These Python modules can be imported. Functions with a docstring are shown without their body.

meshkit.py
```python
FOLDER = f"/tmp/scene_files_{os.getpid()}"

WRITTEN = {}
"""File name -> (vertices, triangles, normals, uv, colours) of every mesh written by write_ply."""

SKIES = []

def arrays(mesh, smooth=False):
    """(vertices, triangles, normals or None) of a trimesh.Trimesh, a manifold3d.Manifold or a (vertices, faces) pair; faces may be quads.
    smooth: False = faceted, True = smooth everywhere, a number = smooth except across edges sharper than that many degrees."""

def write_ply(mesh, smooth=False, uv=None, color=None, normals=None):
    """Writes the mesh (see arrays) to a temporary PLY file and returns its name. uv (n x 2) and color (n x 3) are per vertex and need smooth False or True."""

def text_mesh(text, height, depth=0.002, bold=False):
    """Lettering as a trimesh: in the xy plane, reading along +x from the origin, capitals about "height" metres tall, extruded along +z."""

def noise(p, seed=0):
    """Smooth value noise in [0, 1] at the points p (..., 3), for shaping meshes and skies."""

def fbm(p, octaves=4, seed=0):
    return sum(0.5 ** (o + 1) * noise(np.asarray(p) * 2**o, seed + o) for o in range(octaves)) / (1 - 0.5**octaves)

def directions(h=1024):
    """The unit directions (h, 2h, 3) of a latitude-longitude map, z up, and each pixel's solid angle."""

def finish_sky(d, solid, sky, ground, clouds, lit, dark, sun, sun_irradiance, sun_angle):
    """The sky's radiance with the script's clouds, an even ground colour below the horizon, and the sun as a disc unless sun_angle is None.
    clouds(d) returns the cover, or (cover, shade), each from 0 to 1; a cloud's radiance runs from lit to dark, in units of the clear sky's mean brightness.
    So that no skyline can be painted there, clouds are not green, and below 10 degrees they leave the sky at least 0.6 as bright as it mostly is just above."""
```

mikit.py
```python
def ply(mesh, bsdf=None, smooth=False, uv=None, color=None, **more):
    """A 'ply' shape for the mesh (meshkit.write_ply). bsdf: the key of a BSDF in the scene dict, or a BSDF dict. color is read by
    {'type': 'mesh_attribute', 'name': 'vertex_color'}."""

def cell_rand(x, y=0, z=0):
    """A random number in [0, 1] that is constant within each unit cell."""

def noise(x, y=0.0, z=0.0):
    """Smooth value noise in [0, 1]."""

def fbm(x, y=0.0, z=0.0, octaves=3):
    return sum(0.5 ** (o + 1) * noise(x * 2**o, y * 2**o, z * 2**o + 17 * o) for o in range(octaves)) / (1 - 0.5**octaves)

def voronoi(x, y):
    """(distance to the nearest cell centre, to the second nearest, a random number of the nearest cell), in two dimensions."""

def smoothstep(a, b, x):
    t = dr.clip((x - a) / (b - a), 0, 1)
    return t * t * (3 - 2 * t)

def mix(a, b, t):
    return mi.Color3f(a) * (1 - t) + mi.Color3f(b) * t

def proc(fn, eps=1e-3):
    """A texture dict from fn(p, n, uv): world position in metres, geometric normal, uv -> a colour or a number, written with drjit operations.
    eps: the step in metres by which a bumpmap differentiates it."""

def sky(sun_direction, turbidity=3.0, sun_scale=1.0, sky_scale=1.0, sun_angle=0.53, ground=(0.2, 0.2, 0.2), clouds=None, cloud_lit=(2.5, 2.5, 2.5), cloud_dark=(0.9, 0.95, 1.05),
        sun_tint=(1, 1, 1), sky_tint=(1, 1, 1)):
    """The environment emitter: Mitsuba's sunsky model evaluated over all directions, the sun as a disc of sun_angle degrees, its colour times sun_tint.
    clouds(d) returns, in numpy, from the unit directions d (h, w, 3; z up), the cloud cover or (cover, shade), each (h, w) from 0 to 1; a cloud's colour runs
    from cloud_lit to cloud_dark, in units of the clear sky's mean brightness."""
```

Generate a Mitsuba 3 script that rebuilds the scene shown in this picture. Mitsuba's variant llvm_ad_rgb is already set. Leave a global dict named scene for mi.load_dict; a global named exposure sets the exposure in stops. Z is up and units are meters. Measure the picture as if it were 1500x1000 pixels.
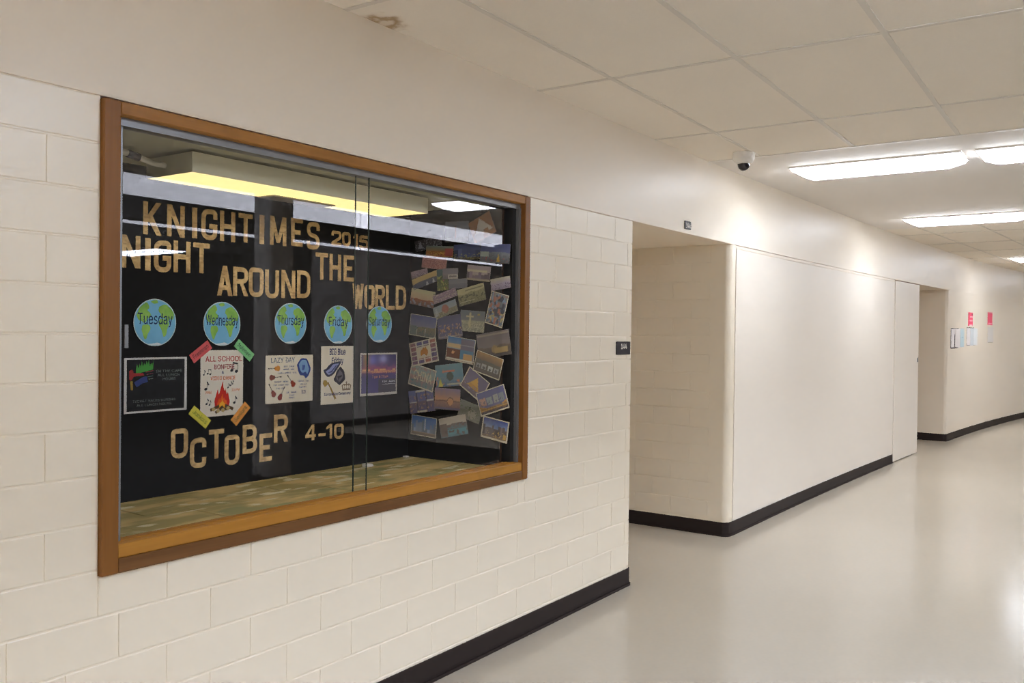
import math, random
import numpy as np, trimesh, drjit as dr, mitsuba as mi
import mikit, meshkit
from mikit import proc, noise, fbm, smoothstep, mix
from shapely.geometry import Polygon, LineString, box as sbox, Point
from shapely import affinity
from shapely.ops import unary_union

random.seed(7)
rng = np.random.RandomState(7)
T = mi.ScalarTransform4f
scene, labels = {}, {}

# ------------------------------------------------------------------ camera, sky, exposure
CAM = np.array([2.3931, 0.0, 1.4814])
FOCAL = 1290.34
YAW, PITCH, ROLL = (math.radians(a) for a in (35.0752, -0.665, 0.6638))
fwd = np.array([-math.sin(YAW) * math.cos(PITCH), math.cos(YAW) * math.cos(PITCH), math.sin(PITCH)])
rgt = np.cross(fwd, [0, 0, 1]); rgt /= np.linalg.norm(rgt)
upv = np.cross(rgt, fwd)
upv = -rgt * math.sin(ROLL) + upv * math.cos(ROLL)
scene['camera'] = {'type': 'perspective', 'fov': math.degrees(2 * math.atan(750 / FOCAL)), 'fov_axis': 'x', 'near_clip': 0.02, 'far_clip': 200.0,
                   'to_world': T().look_at(origin=CAM.tolist(), target=(CAM + fwd).tolist(), up=upv.tolist())}
SKY = 1.7
scene['daylight'] = {'type': 'constant', 'radiance': {'type': 'rgb', 'value': [SKY * .93, SKY * .95, SKY * 1.08]}}
exposure = 1.42
LAMP = 6.0                                   # radiance of the ceiling fixtures' lenses
CASE_LAMP = 0.44
LOBBY = 1.05                                  # lobby lamps, relative to LAMP

# ------------------------------------------------------------------ materials
def rgb(*c): return {'type': 'rgb', 'value': [float(x) for x in c]}
def srgb(r, g, b):
    return [((c / 255 + .055) / 1.055) ** 2.4 if c > 10 else c / 255 / 12.92 for c in (r, g, b)]
def mat(name, d): scene[name] = d; return name
def flat(name, col, rough=.6, spec=.3):
    return mat(name, {'type': 'twosided', 'bsdf': {'type': 'principled', 'base_color': rgb(*col), 'roughness': rough, 'specular': spec}})
def textured(name, fn, rough=.5, spec=.4, clear=0.0, bump=None, scale=1.0):
    d = {'type': 'principled', 'base_color': proc(fn), 'roughness': rough, 'specular': spec, 'clearcoat': clear, 'clearcoat_gloss': .9}
    if bump is not None:
        d = {'type': 'bumpmap', 'arbitrary': proc(bump), 'scale': scale, 'bsdf': d}
    return mat(name, {'type': 'twosided', 'bsdf': d})

def paint_fn(p, n, uv):
    t = fbm(p.x * 1.1, p.y * 1.1, p.z * 1.1)
    return mix((.735, .645, .50), (.765, .675, .53), t)
def paint_bump(p, n, uv): return noise(p.x * 160, p.y * 160, p.z * 160) * .0004
textured('brick_paint', paint_fn, .34, .45, 0.15, paint_bump, 1.0)
def smooth_fn(p, n, uv):
    return mix((.74, .645, .515), (.76, .665, .535), fbm(p.x * .8, p.y * .8, p.z * .8))
textured('smooth_paint', smooth_fn, .40, .32, 0.03)
def panel_fn(p, n, uv):
    return mix((.735, .66, .56), (.755, .68, .58), fbm(p.x * .9, p.y * .9, p.z * .9))
textured('panel_paint', panel_fn, .42, .35)
def tile_fn(p, n, uv):
    g = noise(p.x * 420, p.y * 420, p.z * 40)
    t = fbm(p.x * 2.2, p.y * 2.2, 0.0)
    c = mix((.72, .655, .56), (.76, .695, .60), t)
    return c * (0.96 + .06 * g)
textured('ceiling_tile_board', tile_fn, .9, .1)
def stain_fn(p, n, uv):
    c = tile_fn(p, n, uv)
    dx, dy = p.x - .030, p.y - 2.49
    w = dr.sqrt(dx * dx + dy * dy * .8) + .06 * (fbm(p.x * 30, p.y * 30, 0.0) - .5)
    ring = smoothstep(.015, .045, w) * (1 - smoothstep(.045, .085, w))
    inner = (1 - smoothstep(.05, .11, w)) * .35
    return mix(c, (.36, .25, .14), dr.clip(ring * .6 + inner, 0, 1))
textured('stained_tile_board', stain_fn, .9, .1)
flat('grid_metal', (.63, .58, .505), .5, .3)
flat('plaster', (.70, .655, .60), .7, .2)
flat('trim_white', (.74, .70, .64), .4, .4)
def floor_fn(p, n, uv):
    t = fbm(p.x * 1.3, p.y * 1.3, 0.0)
    s = noise(p.x * 90, p.y * 90, 0.0)
    return mix((.365, .32, .25), (.39, .342, .27), t) * (.985 + .03 * s)
textured('floor_wax', floor_fn, .17, .42, .0)
flat('base_vinyl', (.020, .013, .0115), .5, .2)
flat('shadow_black', (.012, .011, .010), .8, .1)
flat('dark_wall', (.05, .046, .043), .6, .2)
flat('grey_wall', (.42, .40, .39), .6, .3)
flat('pillar_paint', (.30, .27, .24), .6, .3)
flat('white_plastic', (.78, .75, .69), .4, .4)
flat('white_housing', (.60, .56, .38), .45, .3)
flat('case_ceiling_paint', (.34, .32, .20), .7, .2)
flat('conduit', (.62, .58, .46), .5, .3)
flat('coupling', (.05, .045, .055), .5, .3)
flat('lens_plate', (.22, .21, .19), .5, .3)
mat('alu', {'type': 'twosided', 'bsdf': {'type': 'principled', 'base_color': rgb(.24, .24, .235), 'metallic': .6, 'roughness': .42}})
flat('track_black', (.012, .012, .012), .35, .4)
def wood(name, a, b, axis):
    def fn(p, n, uv):
        u, v, w = (p.y, p.z, p.x) if axis == 'y' else (p.z, p.y, p.x)
        g = fbm(u * 2.0, v * 46, w * 46)
        f = noise(u * 9, v * 240, w * 240)
        k = smoothstep(.72, .8, noise(u * 5.0, v * 9.0, 3.0))
        return mix(a, b, dr.clip(g * 1.2 - .1 + .25 * (f - .5), 0, 1)) * (1 - .10 * k)
    return textured(name, fn, .45, .3, 0.0)
wood('wood_top', (.26, .105, .016), (.35, .155, .032), 'y')
wood('wood_stile', (.17, .062, .008), (.235, .094, .018), 'z')
wood('wood_rail', (.115, .046, .011), (.165, .072, .020), 'y')
wood('wood_sill', (.34, .14, .016), (.42, .19, .028), 'y')
def black_fn(p, n, uv): return mix((.005, .005, .005), (.008, .0075, .007), noise(p.x * 6, p.y * 6, p.z * 6))
textured('black_paper', black_fn, .6, .15)
def slate_fn(p, n, uv):
    a = fbm(p.x * 14, p.y * 5, 0.0, octaves=4)
    b = fbm(p.x * 22 + 31, p.y * 9 + 7, 2.0, octaves=3)
    c = mix((.40, .32, .12), (.66, .49, .21), smoothstep(.35, .7, a))
    c = mix(c, (.74, .66, .42), smoothstep(.62, .8, b))
    return mix(c, (.33, .31, .13), smoothstep(.6, .75, fbm(p.x * 9 + 5, p.y * 6 + 3, 4.0)))
textured('slate_print', slate_fn, .45, .35)
def gold_fn(p, n, uv):
    a = fbm(p.y * 26, p.z * 26, p.x * 9, octaves=4)
    b = noise(p.y * 60 + 3, p.z * 150, 0.0)
    c = mix((.50, .32, .13), (.80, .57, .27), smoothstep(.3, .7, a))
    return mix(c, (.33, .17, .075), .45 * smoothstep(.6, .85, b))
textured('gold_paper', gold_fn, .5, .35)
def globe_fn(p, n, uv):
    return mix((.155, .42, .62), (.22, .53, .74), fbm(p.y * 20, p.z * 20, 0.0))
textured('globe_blue', globe_fn, .5, .3)
def land_fn(p, n, uv):
    return mix((.16, .40, .06), (.36, .62, .13), fbm(p.y * 34, p.z * 34, 1.0))
textured('globe_green', land_fn, .5, .3)
mat('glass', {'type': 'thindielectric', 'int_ior': 1.52})
mat('print', {'type': 'twosided', 'bsdf': {'type': 'principled', 'base_color': {'type': 'mesh_attribute', 'name': 'vertex_color'}, 'roughness': .4, 'specular': .4}})
INK = {}
def ink(r, g, b):
    k = 'ink_%d_%d_%d' % (r, g, b)
    if k not in INK: INK[k] = flat(k, srgb(r, g, b), .5, .3)
    return k

# ------------------------------------------------------------------ helpers
def key_for(name):
    if name not in scene: return name
    i = 1
    while '%s_%03d' % (name, i) in scene: i += 1
    return '%s_%03d' % (name, i)
used_roots = set()
def thing(name, label, category=None, group=None, kind=None):
    k, i = name, 1
    while k in used_roots: k = '%s_%03d' % (name, i); i += 1
    used_roots.add(k)
    d = {'label': label}
    if category: d['category'] = category
    if group: d['group'] = group
    if kind: d['kind'] = kind
    labels[k] = d
    return k
def part(root, name, mesh, bsdf, smooth=False, label=None, **more):
    k = key_for(root + '__' + name)
    color = more.pop('color', None)
    scene[k] = mikit.ply(mesh, bsdf, smooth, color=color, **more)
    if label: labels[k] = {'label': label}
    return k
def whole(root, mesh, bsdf, smooth=False, **more):
    scene[root] = mikit.ply(mesh, bsdf, smooth, **more); return root
def bx(x0, x1, y0, y1, z0, z1):
    m = trimesh.creation.box((x1 - x0, y1 - y0, z1 - z0)); m.apply_translation(((x0 + x1) / 2, (y0 + y1) / 2, (z0 + z1) / 2)); return m
def bevel_box(x0, x1, y0, y1, z0, z1, b=.002):
    v = []
    bh, bz = b if isinstance(b, tuple) else (b, b)
    for (sx, sy, sz) in ((bh, bh, 0), (bz, 0, bz), (0, bh, bz)):
        for x in (x0 + sx, x1 - sx):
            for y in (y0 + sy, y1 - sy):
                for z in (z0 + sz, z1 - sz): v.append((x, y, z))
    return trimesh.convex.convex_hull(np.array(v))
def prism(poly, z0, z1):
    polys = getattr(poly, 'geoms', [poly])
    ms = []
    for g in polys:
        if g.area < 1e-9: continue
        m = trimesh.creation.extrude_polygon(g, z1 - z0, engine='earcut'); m.apply_translation((0, 0, z0)); ms.append(m)
    return trimesh.util.concatenate(ms)
def cat(*ms): return trimesh.util.concatenate(list(ms))
def lathe(profile, n=40):
    return trimesh.creation.revolve(np.array(profile, float), sections=n)
def onto(mesh, o, u, v):
    """local x,y,z of the mesh -> o + x u + y v + z (u x v)"""
    u, v = np.asarray(u, float), np.asarray(v, float)
    m = mesh.copy(); p = m.vertices
    m.vertices = np.asarray(o, float) + p[:, :1] * u + p[:, 1:2] * v + p[:, 2:3] * np.cross(u, v)
    return m
def rot2(mesh, a):
    m = mesh.copy(); c, s = math.cos(a), math.sin(a); p = m.vertices.copy()
    m.vertices = np.stack([p[:, 0] * c - p[:, 1] * s, p[:, 0] * s + p[:, 1] * c, p[:, 2]], 1); return m
def text(s, h, depth=.0003, bold=True, width=None, align='c'):
    m = meshkit.text_mesh(s, h, depth, bold)
    x0, x1 = m.bounds[0][0], m.bounds[1][0]
    if width: m.vertices[:, 0] = (m.vertices[:, 0] - x0) * width / (x1 - x0); x0, x1 = 0, width
    m.vertices[:, 0] -= {'c': (x0 + x1) / 2, 'l': x0, 'r': x1}[align]
    return m

# the corridor's left wall bends gently away to the right beyond the first doorway: plan curve, s = length along it
_S = np.linspace(0, 25, 1001)
_TH = np.interp(_S, [0, 4.7, 7, 10, 14, 22, 25], np.radians([0, 0, .8907, 2.2136, 3.681, 11.8745, 12.5]))
_X = np.concatenate([[0], np.cumsum(np.sin((_TH[1:] + _TH[:-1]) / 2) * (_S[1] - _S[0]))])
_Y = np.concatenate([[0], np.cumsum(np.cos((_TH[1:] + _TH[:-1]) / 2) * (_S[1] - _S[0]))])
def P(s, off=0.0):
    """plan point at length s, off metres out from the wall into the corridor"""
    if s < 0: return np.array([off, s])
    th = np.interp(s, _S, _TH)
    return np.array([np.interp(s, _S, _X) + off * math.cos(th), np.interp(s, _S, _Y) - off * math.sin(th)])
def tan(s):
    th = np.interp(max(s, 0), _S, _TH); return np.array([math.sin(th), math.cos(th), 0.0])
def strip(s0, s1, o0, o1, step=.5):
    ss = np.linspace(s0, s1, max(2, int((s1 - s0) / step) + 1))
    return Polygon([P(s, o1) for s in ss] + [P(s, o0) for s in ss[::-1]])

H = 2.134          # underside of the band above the wall
ZC = 2.659         # ceiling
BASE = .101
CO = .13464        # course height
Y1, S1 = 4.636, 6.15      # first doorway recess
SD0, SD1 = 10.945, 12.06  # folded-back door leaf
S2 = 13.67         # far edge of the second recess
DEEP = 1.25
SEND = 23.5

# ------------------------------------------------------------------ the shell
r = thing('floor', 'pale beige waxed vinyl corridor floor with soft reflections', kind='structure')
whole(r, bx(-1.6, 12.6, -4.2, 24.4, -.12, 0), 'floor_wax')

# left wall, near length: core with an opening for the display case, and painted bricks laid on it
WY0, WY1, WZ0, WZ1 = 1.372, 3.528, .770, 2.1275       # opening of the case
wl = thing('wall_left', 'cream painted brick wall around the display case', kind='structure')
core = [bx(-.22, -.0026, -4.2, WY0, 0, H), bx(-.22, -.0026, WY1, Y1 - .03, 0, H), bx(-.22, -.0026, WY0, WY1, 0, WZ0)]
core += [bx(-DEEP, -.22, Y1 - .25, Y1 - .012, 0, H), bx(-.22, -.012, Y1 - .04, Y1 - .012, 0, H)]
part(wl, 'core', cat(*core), 'brick_paint')
JO, JV = .0050, .0006
BL = .3130
def brick_rows(y_lo, y_hi, phase):
    for k in range(16):
        z1 = H - k * CO; z0 = max(z1 - CO, .004)
        y = phase + (BL / 2 if k % 2 else 0) - BL * math.ceil((phase - y_lo) / BL + 1)
        while y < y_hi:
            a, b = max(y, y_lo), min(y + BL, y_hi)
            if b - a > .012: yield k, a, b, z0, z1
            y += BL
PH = 3.783
KLOW = int(math.ceil((H - WZ0) / CO))      # courses from here down run unbroken below the case
rows = [t for t in brick_rows(-.66, WY0, 1.0635) if t[0] < KLOW] + [t for t in brick_rows(WY0, Y1, PH) if t[0] < KLOW]
rows += [t for t in brick_rows(-.66, Y1, PH) if t[0] >= KLOW]
for k, a, b, z0, z1 in rows:
    last = abs(b - Y1) < 1e-6
    segs = [(a, b, z0, z1)]
    if z1 > WZ0 + .01 and b > WY0 and a < WY1:
        segs = []
        if a < WY0 - .012: segs.append((a, WY0, z0, z1))
        if b > WY1 + .012: segs.append((WY1, b, z0, z1))
        if z0 < WZ0 - .012: segs.append((max(a, WY0 - 0), min(b, WY1), z0, min(z1, WZ0)))
    for (p, q, e, f) in segs:
        g = JO / 2
        if abs(q - Y1) < 1e-6:      # rounded end of the wall at the doorway
            pl = Polygon([(-.012, p + g), (0, p + g), (0, Y1 - .02)] + [(-.02 + .02 * math.cos(t), Y1 - .02 + .02 * math.sin(t)) for t in np.linspace(0, math.pi / 2, 6)] + [(-.16, Y1), (-.16, Y1 - .012), (-.012, Y1 - .012)])
            part(wl, 'brick', prism(pl, e + g, f - g), 'brick_paint')
        else:
            part(wl, 'brick', bevel_box(-.012, 0, p + JV / 2, q - JV / 2, e + g, f - g, (.0015, .0024)), 'brick_paint')

# doorway recess: far side wall of brick with a bullnose corner, and the back
wr = thing('wall_recess', 'shaded cream brick side wall of the doorway recess beside the smooth panel', kind='structure')
x1c, y1c = P(S1)
part(wr, 'core', cat(bx(-DEEP, -.05, y1c + .0025, y1c + .2, 0, H), prism(strip(S1 + .05, S1 + .2, -.2, -.012), 0, H)), 'brick_paint')
RB = .045
arc = [(x1c - RB + RB * math.sin(t), y1c + RB - RB * math.cos(t)) for t in np.linspace(0, math.pi / 2, 9)]
RI = RB - .0028
arc_in = [(x1c - RB + RI * math.sin(t), y1c + RB - RI * math.cos(t)) for t in np.linspace(0, math.pi / 2, 9)]
part(wr, 'core', prism(Polygon([(x1c - .5, y1c + .1), (x1c - .5, y1c + .0028)] + arc_in + [tuple(P(S1 + .096, -.0028)), tuple(P(S1 + .096, -.1)), (x1c - .1, y1c + .1)]).buffer(0), 0, H), 'brick_paint', 30)
for k in range(16):
    zt = H - k * CO; zb = max(zt - CO, .004); g = JO / 2
    x = x1c; L = .30 if k % 2 else .15
    pl = Polygon([(x - L + g, y1c + .012), (x - L + g, y1c)] + arc + [P(S1 + .096), P(S1 + .096, -.014), (x - .015, y1c + RB)] + [(x - RB, y1c + .012)])
    part(wr, 'brick', prism(pl.buffer(0), zb + g, zt - g), 'brick_paint', 30)
    x -= L
    while x > -DEEP:
        a = max(x - .30, -DEEP)
        part(wr, 'brick', bevel_box(a + g, x - g, y1c, y1c + .014, zb + g, zt - g, .0016), 'brick_paint')
        x -= .30
for i, (ya, yb) in enumerate(((Y1 - .012, y1c + .02),)):
    dk = thing('wall_recess_back', 'cream back wall of the doorway recess', kind='structure')
    whole(dk, cat(bx(-DEEP - .1, -DEEP, ya, ya + .22, 0, H), bx(-DEEP - .1, -DEEP, yb - .22, yb, 0, H), bx(-DEEP - .1, -DEEP, ya + .22, yb - .22, 2.04, H)), 'smooth_paint')
    dr_ = thing('door_2', 'flush door closing the back of the doorway recess', kind='structure')
    part(dr_, 'leaf', bx(-DEEP - .08, -DEEP - .035, ya + .225, yb - .225, .01, 2.035), 'panel_paint')
    part(dr_, 'handle', cat(bx(-DEEP - .04, -DEEP + .05, yb - .33, yb - .315, .98, 1.0), bx(-DEEP + .035, -DEEP + .05, yb - .44, yb - .315, .98, 1.0)), 'alu')

# second stretch: smooth wall faced with one large panel
ws = thing('wall_panelled', 'smooth cream wall between the two doorway recesses', kind='structure')
part(ws, 'core', prism(strip(S1 + .096, SD0, -.2, -.006), 0, H), 'smooth_paint')
part(ws, 'panel', prism(strip(S1 + .101, SD0 - .012, -.006, .004), .05, H - .03), 'panel_paint')
part(ws, 'head_strip', prism(strip(S1 + .10, SD0, -.006, .0), H - .026, H - .004), 'smooth_paint')

# folded-back door leaf, then the second recess
d1 = thing('door_1', 'cream flush door leaf folded back flat along the wall beyond the panel', kind='structure')
part(d1, 'leaf', prism(strip(SD0 + .008, SD1, -.034, .010), .012, H - .012), 'panel_paint')
p0 = P(SD1 - .045, .010)
part(d1, 'latch', onto(bevel_box(-.022, .022, -.028, .028, 0, .006, .002), [p0[0], p0[1], 1.18], tan(SD1), (0, 0, 1)), 'alu', label='small grey latch near the edge of the door')
whole(thing('wall_behind_door', 'cream wall behind the folded-back door leaf', kind='structure'), prism(strip(SD0, SD1 - .04, -.2, -.04), 0, H), 'smooth_paint')
w3 = thing('wall_far', 'smooth cream wall of the far corridor with notices taped to it', kind='structure')
t2 = tan(S2); n2 = np.array([t2[1], -t2[0]])
q = P(S2)
arc = [q - n2 * RB + t2[:2] * RB + RB * (n2 * math.sin(t) - t2[:2] * math.cos(t)) for t in np.linspace(0, math.pi / 2, 9)]
ss = np.linspace(S2 + RB, SEND, 24)
pl = Polygon([q - n2 * DEEP] + arc + [P(s) for s in ss] + [P(s, -.2) for s in ss[::-1]] + [q - n2 * .2 + t2[:2] * .2, q - n2 * DEEP + t2[:2] * .2])
whole(w3, prism(pl.buffer(0), 0, H), 'smooth_paint', 30)
a, b = P(SD1 - .04, -.2), q - n2 * DEEP
w4 = thing('wall_recess_far_back', 'shaded back of the second doorway recess', kind='structure')
whole(w4, cat(prism(Polygon([P(SD1 - .04, -.06), P(SD1 - .24, -.06), P(SD1 - .24, -DEEP), P(SD1 - .04, -DEEP)]), 0, H),
              prism(Polygon([P(SD1 - .24, -DEEP), P(S2 + .2, -DEEP), P(S2 + .2, -DEEP - .1), P(SD1 - .24, -DEEP - .1)]), 0, H)), 'smooth_paint')

# band above, which is also the soffit of the recesses
wb = thing('wall_upper_band', 'smooth cream band of wall between the case and the ceiling', kind='structure')
whole(wb, cat(prism(strip(-4.2, Y1 - .2, -.22, .0035), H, ZC + .06), prism(strip(Y1 - .2, SEND, -DEEP - .1, .0035, .4), H, ZC + .06)), 'smooth_paint', 20)

# cove base
def base_run(name, label, path, th=.006):
    """path: plan points along the wall face, corridor on the right-hand side of travel"""
    k = thing(name, label, kind='structure')
    ln = LineString(path)
    out = ln.buffer(-th, single_sided=True, join_style=1)
    toe = ln.buffer(-.014, single_sided=True, join_style=1)
    whole(k, cat(prism(out, .012, BASE), prism(toe, 0, .014)), 'base_vinyl', 30)
base_run('baseboard_left', 'black vinyl cove base under the brick wall with the display case', [(0.0005, -4.2), (0.0005, Y1 - .02)] + [(-.02 + .0205 * math.cos(t), Y1 - .02 + .0205 * math.sin(t)) for t in np.linspace(.2, math.pi / 2, 6)] + [(-DEEP, Y1 + .0005)])
arc = [(x1c - RB + (RB + .0005) * math.sin(t), y1c + RB - (RB + .0005) * math.cos(t)) for t in np.linspace(0, math.pi / 2, 9)]
base_run('baseboard_panelled', 'black vinyl cove base below the smooth panel, turning into the recess', [(-DEEP, y1c - .0005)] + arc + [tuple(P(s, .0045)) for s in np.linspace(S1 + .1, SD0 - .012, 24)])
arc = [tuple(q - n2 * RB + t2[:2] * RB + (RB + .0005) * (n2 * math.sin(t) - t2[:2] * math.cos(t))) for t in np.linspace(0, math.pi / 2, 9)]
base_run('baseboard_far', 'black vinyl cove base along the far corridor wall below the notices', [tuple(q - n2 * DEEP - t2[:2] * .0005)] + arc + [tuple(P(s, .0005)) for s in np.linspace(S2 + RB, SEND, 30)])

# ceiling: lay-in tiles near the camera, a plaster bay with lamps, lay-in tiles again
XR = 3.70
ce = thing('ceiling', 'suspended ceiling of pale tiles with a plaster bay that holds the lamps', kind='structure')
part(ce, 'deck', bx(-.3, XR, -4.2, 24.4, ZC + .05, ZC + .10), 'plaster')
G1 = math.radians(-1.068)
def near_xy(gx, gy):   # ceiling grid -> plan
    return np.array([gx * math.cos(G1) + gy * math.sin(G1) + 2.3931, -gx * math.sin(G1) + gy * math.cos(G1)])
YC0, YC1 = 5.715, 10.36
GX0, GDX, GY0, GDY = -1.921, .593, 3.648, 1.296
near_zone = sbox(.0036, -4.2, XR, YC0)
def grid_field(zone, to_plan, xs, ys, stain=None):
    for i in range(len(xs) - 1):
        for j in range(len(ys) - 1):
            c = Polygon([to_plan(xs[i], ys[j]), to_plan(xs[i + 1], ys[j]), to_plan(xs[i + 1], ys[j + 1]), to_plan(xs[i], ys[j + 1])])
            c = c.buffer(-.0045, join_style=2).intersection(zone)
            if c.is_empty or c.area < .004 or c.geom_type != 'Polygon': continue
            m = 'stained_tile_board' if stain and c.contains(Point(stain)) else 'ceiling_tile_board'
            part(ce, 'tile', prism(c, ZC, ZC + .016), m)
    for x in xs:
        c = LineString([to_plan(x, ys[0]), to_plan(x, ys[-1])]).buffer(.012, cap_style=2).intersection(zone)
        if not c.is_empty and c.area > .002: part(ce, 'grid_bar', prism(c, ZC - .003, ZC + .0), 'grid_metal')
    for y in ys:
        c = LineString([to_plan(xs[0], y), to_plan(xs[-1], y)]).buffer(.012, cap_style=2).intersection(zone)
        if not c.is_empty and c.area > .002: part(ce, 'grid_bar', prism(c, ZC - .003, ZC + .0), 'grid_metal')
grid_field(near_zone, near_xy, [GX0 + GDX * i for i in range(-1, 7)], [GY0 + GDY * j for j in range(-6, 3)], (.06, 2.52))
part(ce, 'edge_trim', prism(sbox(.0036, YC0 - .004, XR, YC0 + .020), ZC - .006, ZC + .02), 'trim_white')
wall_side = Polygon([P(s, .0036) for s in np.linspace(0, SEND, 60)] + [(XR, 24), (XR, 0)])
G2 = math.radians(3.9)
def far_xy(gx, gy): return np.array([.53 + gx * math.cos(G2) + gy * math.sin(G2), 11.10 - gx * math.sin(G2) + gy * math.cos(G2)])
hi = Polygon([far_xy(-2, -.70), far_xy(5, -.70), far_xy(5, 14), far_xy(-2, 14)])
bay = Polygon([(0, YC0 + .02), (XR, YC0 + .02), (XR, 24), (0, 24)]).intersection(wall_side).difference(hi)
part(ce, 'plaster_bay', prism(bay, ZC + .0, ZC + .05), 'plaster')
grid_field(hi.intersection(wall_side), far_xy, [.59 * i for i in range(-2, 7)], [1.235 * j for j in range(-1, 11)])
whole(thing('trim_1', 'plaster fascia where the corridor ceiling meets the taller lobby', kind='structure'), bx(XR, XR + .12, -4.2, 24.4, ZC - .004, 3.8), 'plaster')

# the lobby across the corridor (seen only as reflections in the case's glass)
XL = 7.3
lw = thing('wall_right', 'lobby wall across the corridor with high strip windows', kind='structure')
z_slit, z_win = (2.71, 2.775), (3.05, 3.6)
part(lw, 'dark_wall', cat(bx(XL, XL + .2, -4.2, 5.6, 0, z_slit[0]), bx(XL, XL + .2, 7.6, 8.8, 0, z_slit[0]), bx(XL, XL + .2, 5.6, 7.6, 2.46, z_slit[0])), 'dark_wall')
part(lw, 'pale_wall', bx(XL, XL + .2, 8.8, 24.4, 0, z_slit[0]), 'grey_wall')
part(lw, 'band', bx(XL, XL + .2, -4.2, 24.4, z_slit[1], z_win[0]), 'dark_wall')
part(lw, 'head', bx(XL, XL + .2, -4.2, 24.4, z_win[1], 3.8), 'dark_wall')
part(lw, 'end_pier', cat(bx(XL, XL + .2, -4.2, 1.0, z_slit[0], z_win[1]), bx(XL, XL + .2, 17.0, 24.4, z_slit[0], z_win[1])), 'dark_wall')
wn = thing('window_1', 'high strip window of the lobby wall', kind='structure')
part(wn, 'pane', onto(trimesh.Trimesh([[1, z_win[0], 0], [17, z_win[0], 0], [17, z_win[1], 0], [1, z_win[1], 0]], [[0, 1, 2], [0, 2, 3]], process=False), (XL + .1, 0, 0), (0, 1, 0), (0, 0, 1)), 'glass')
whole(thing('baseboard_right', 'black base of the lobby wall', kind='structure'), bx(XL - .01, XL, 8.8, 24.4, 0, .1), 'base_vinyl')
whole(thing('ceiling_lobby', 'high ceiling of the lobby', kind='structure'), bx(XR, XL + .2, -4.2, 24.4, 3.8, 3.9), 'grey_wall')
whole(thing('floor_side_hall', 'dark carpet floor of the side hall', kind='structure'), bx(XL, 12.4, 5.4, 9.0, -.02, .006), 'mat_fibre')
hb = thing('wall_side_hall', 'walls of the side hall that leaves the lobby', kind='structure')
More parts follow.
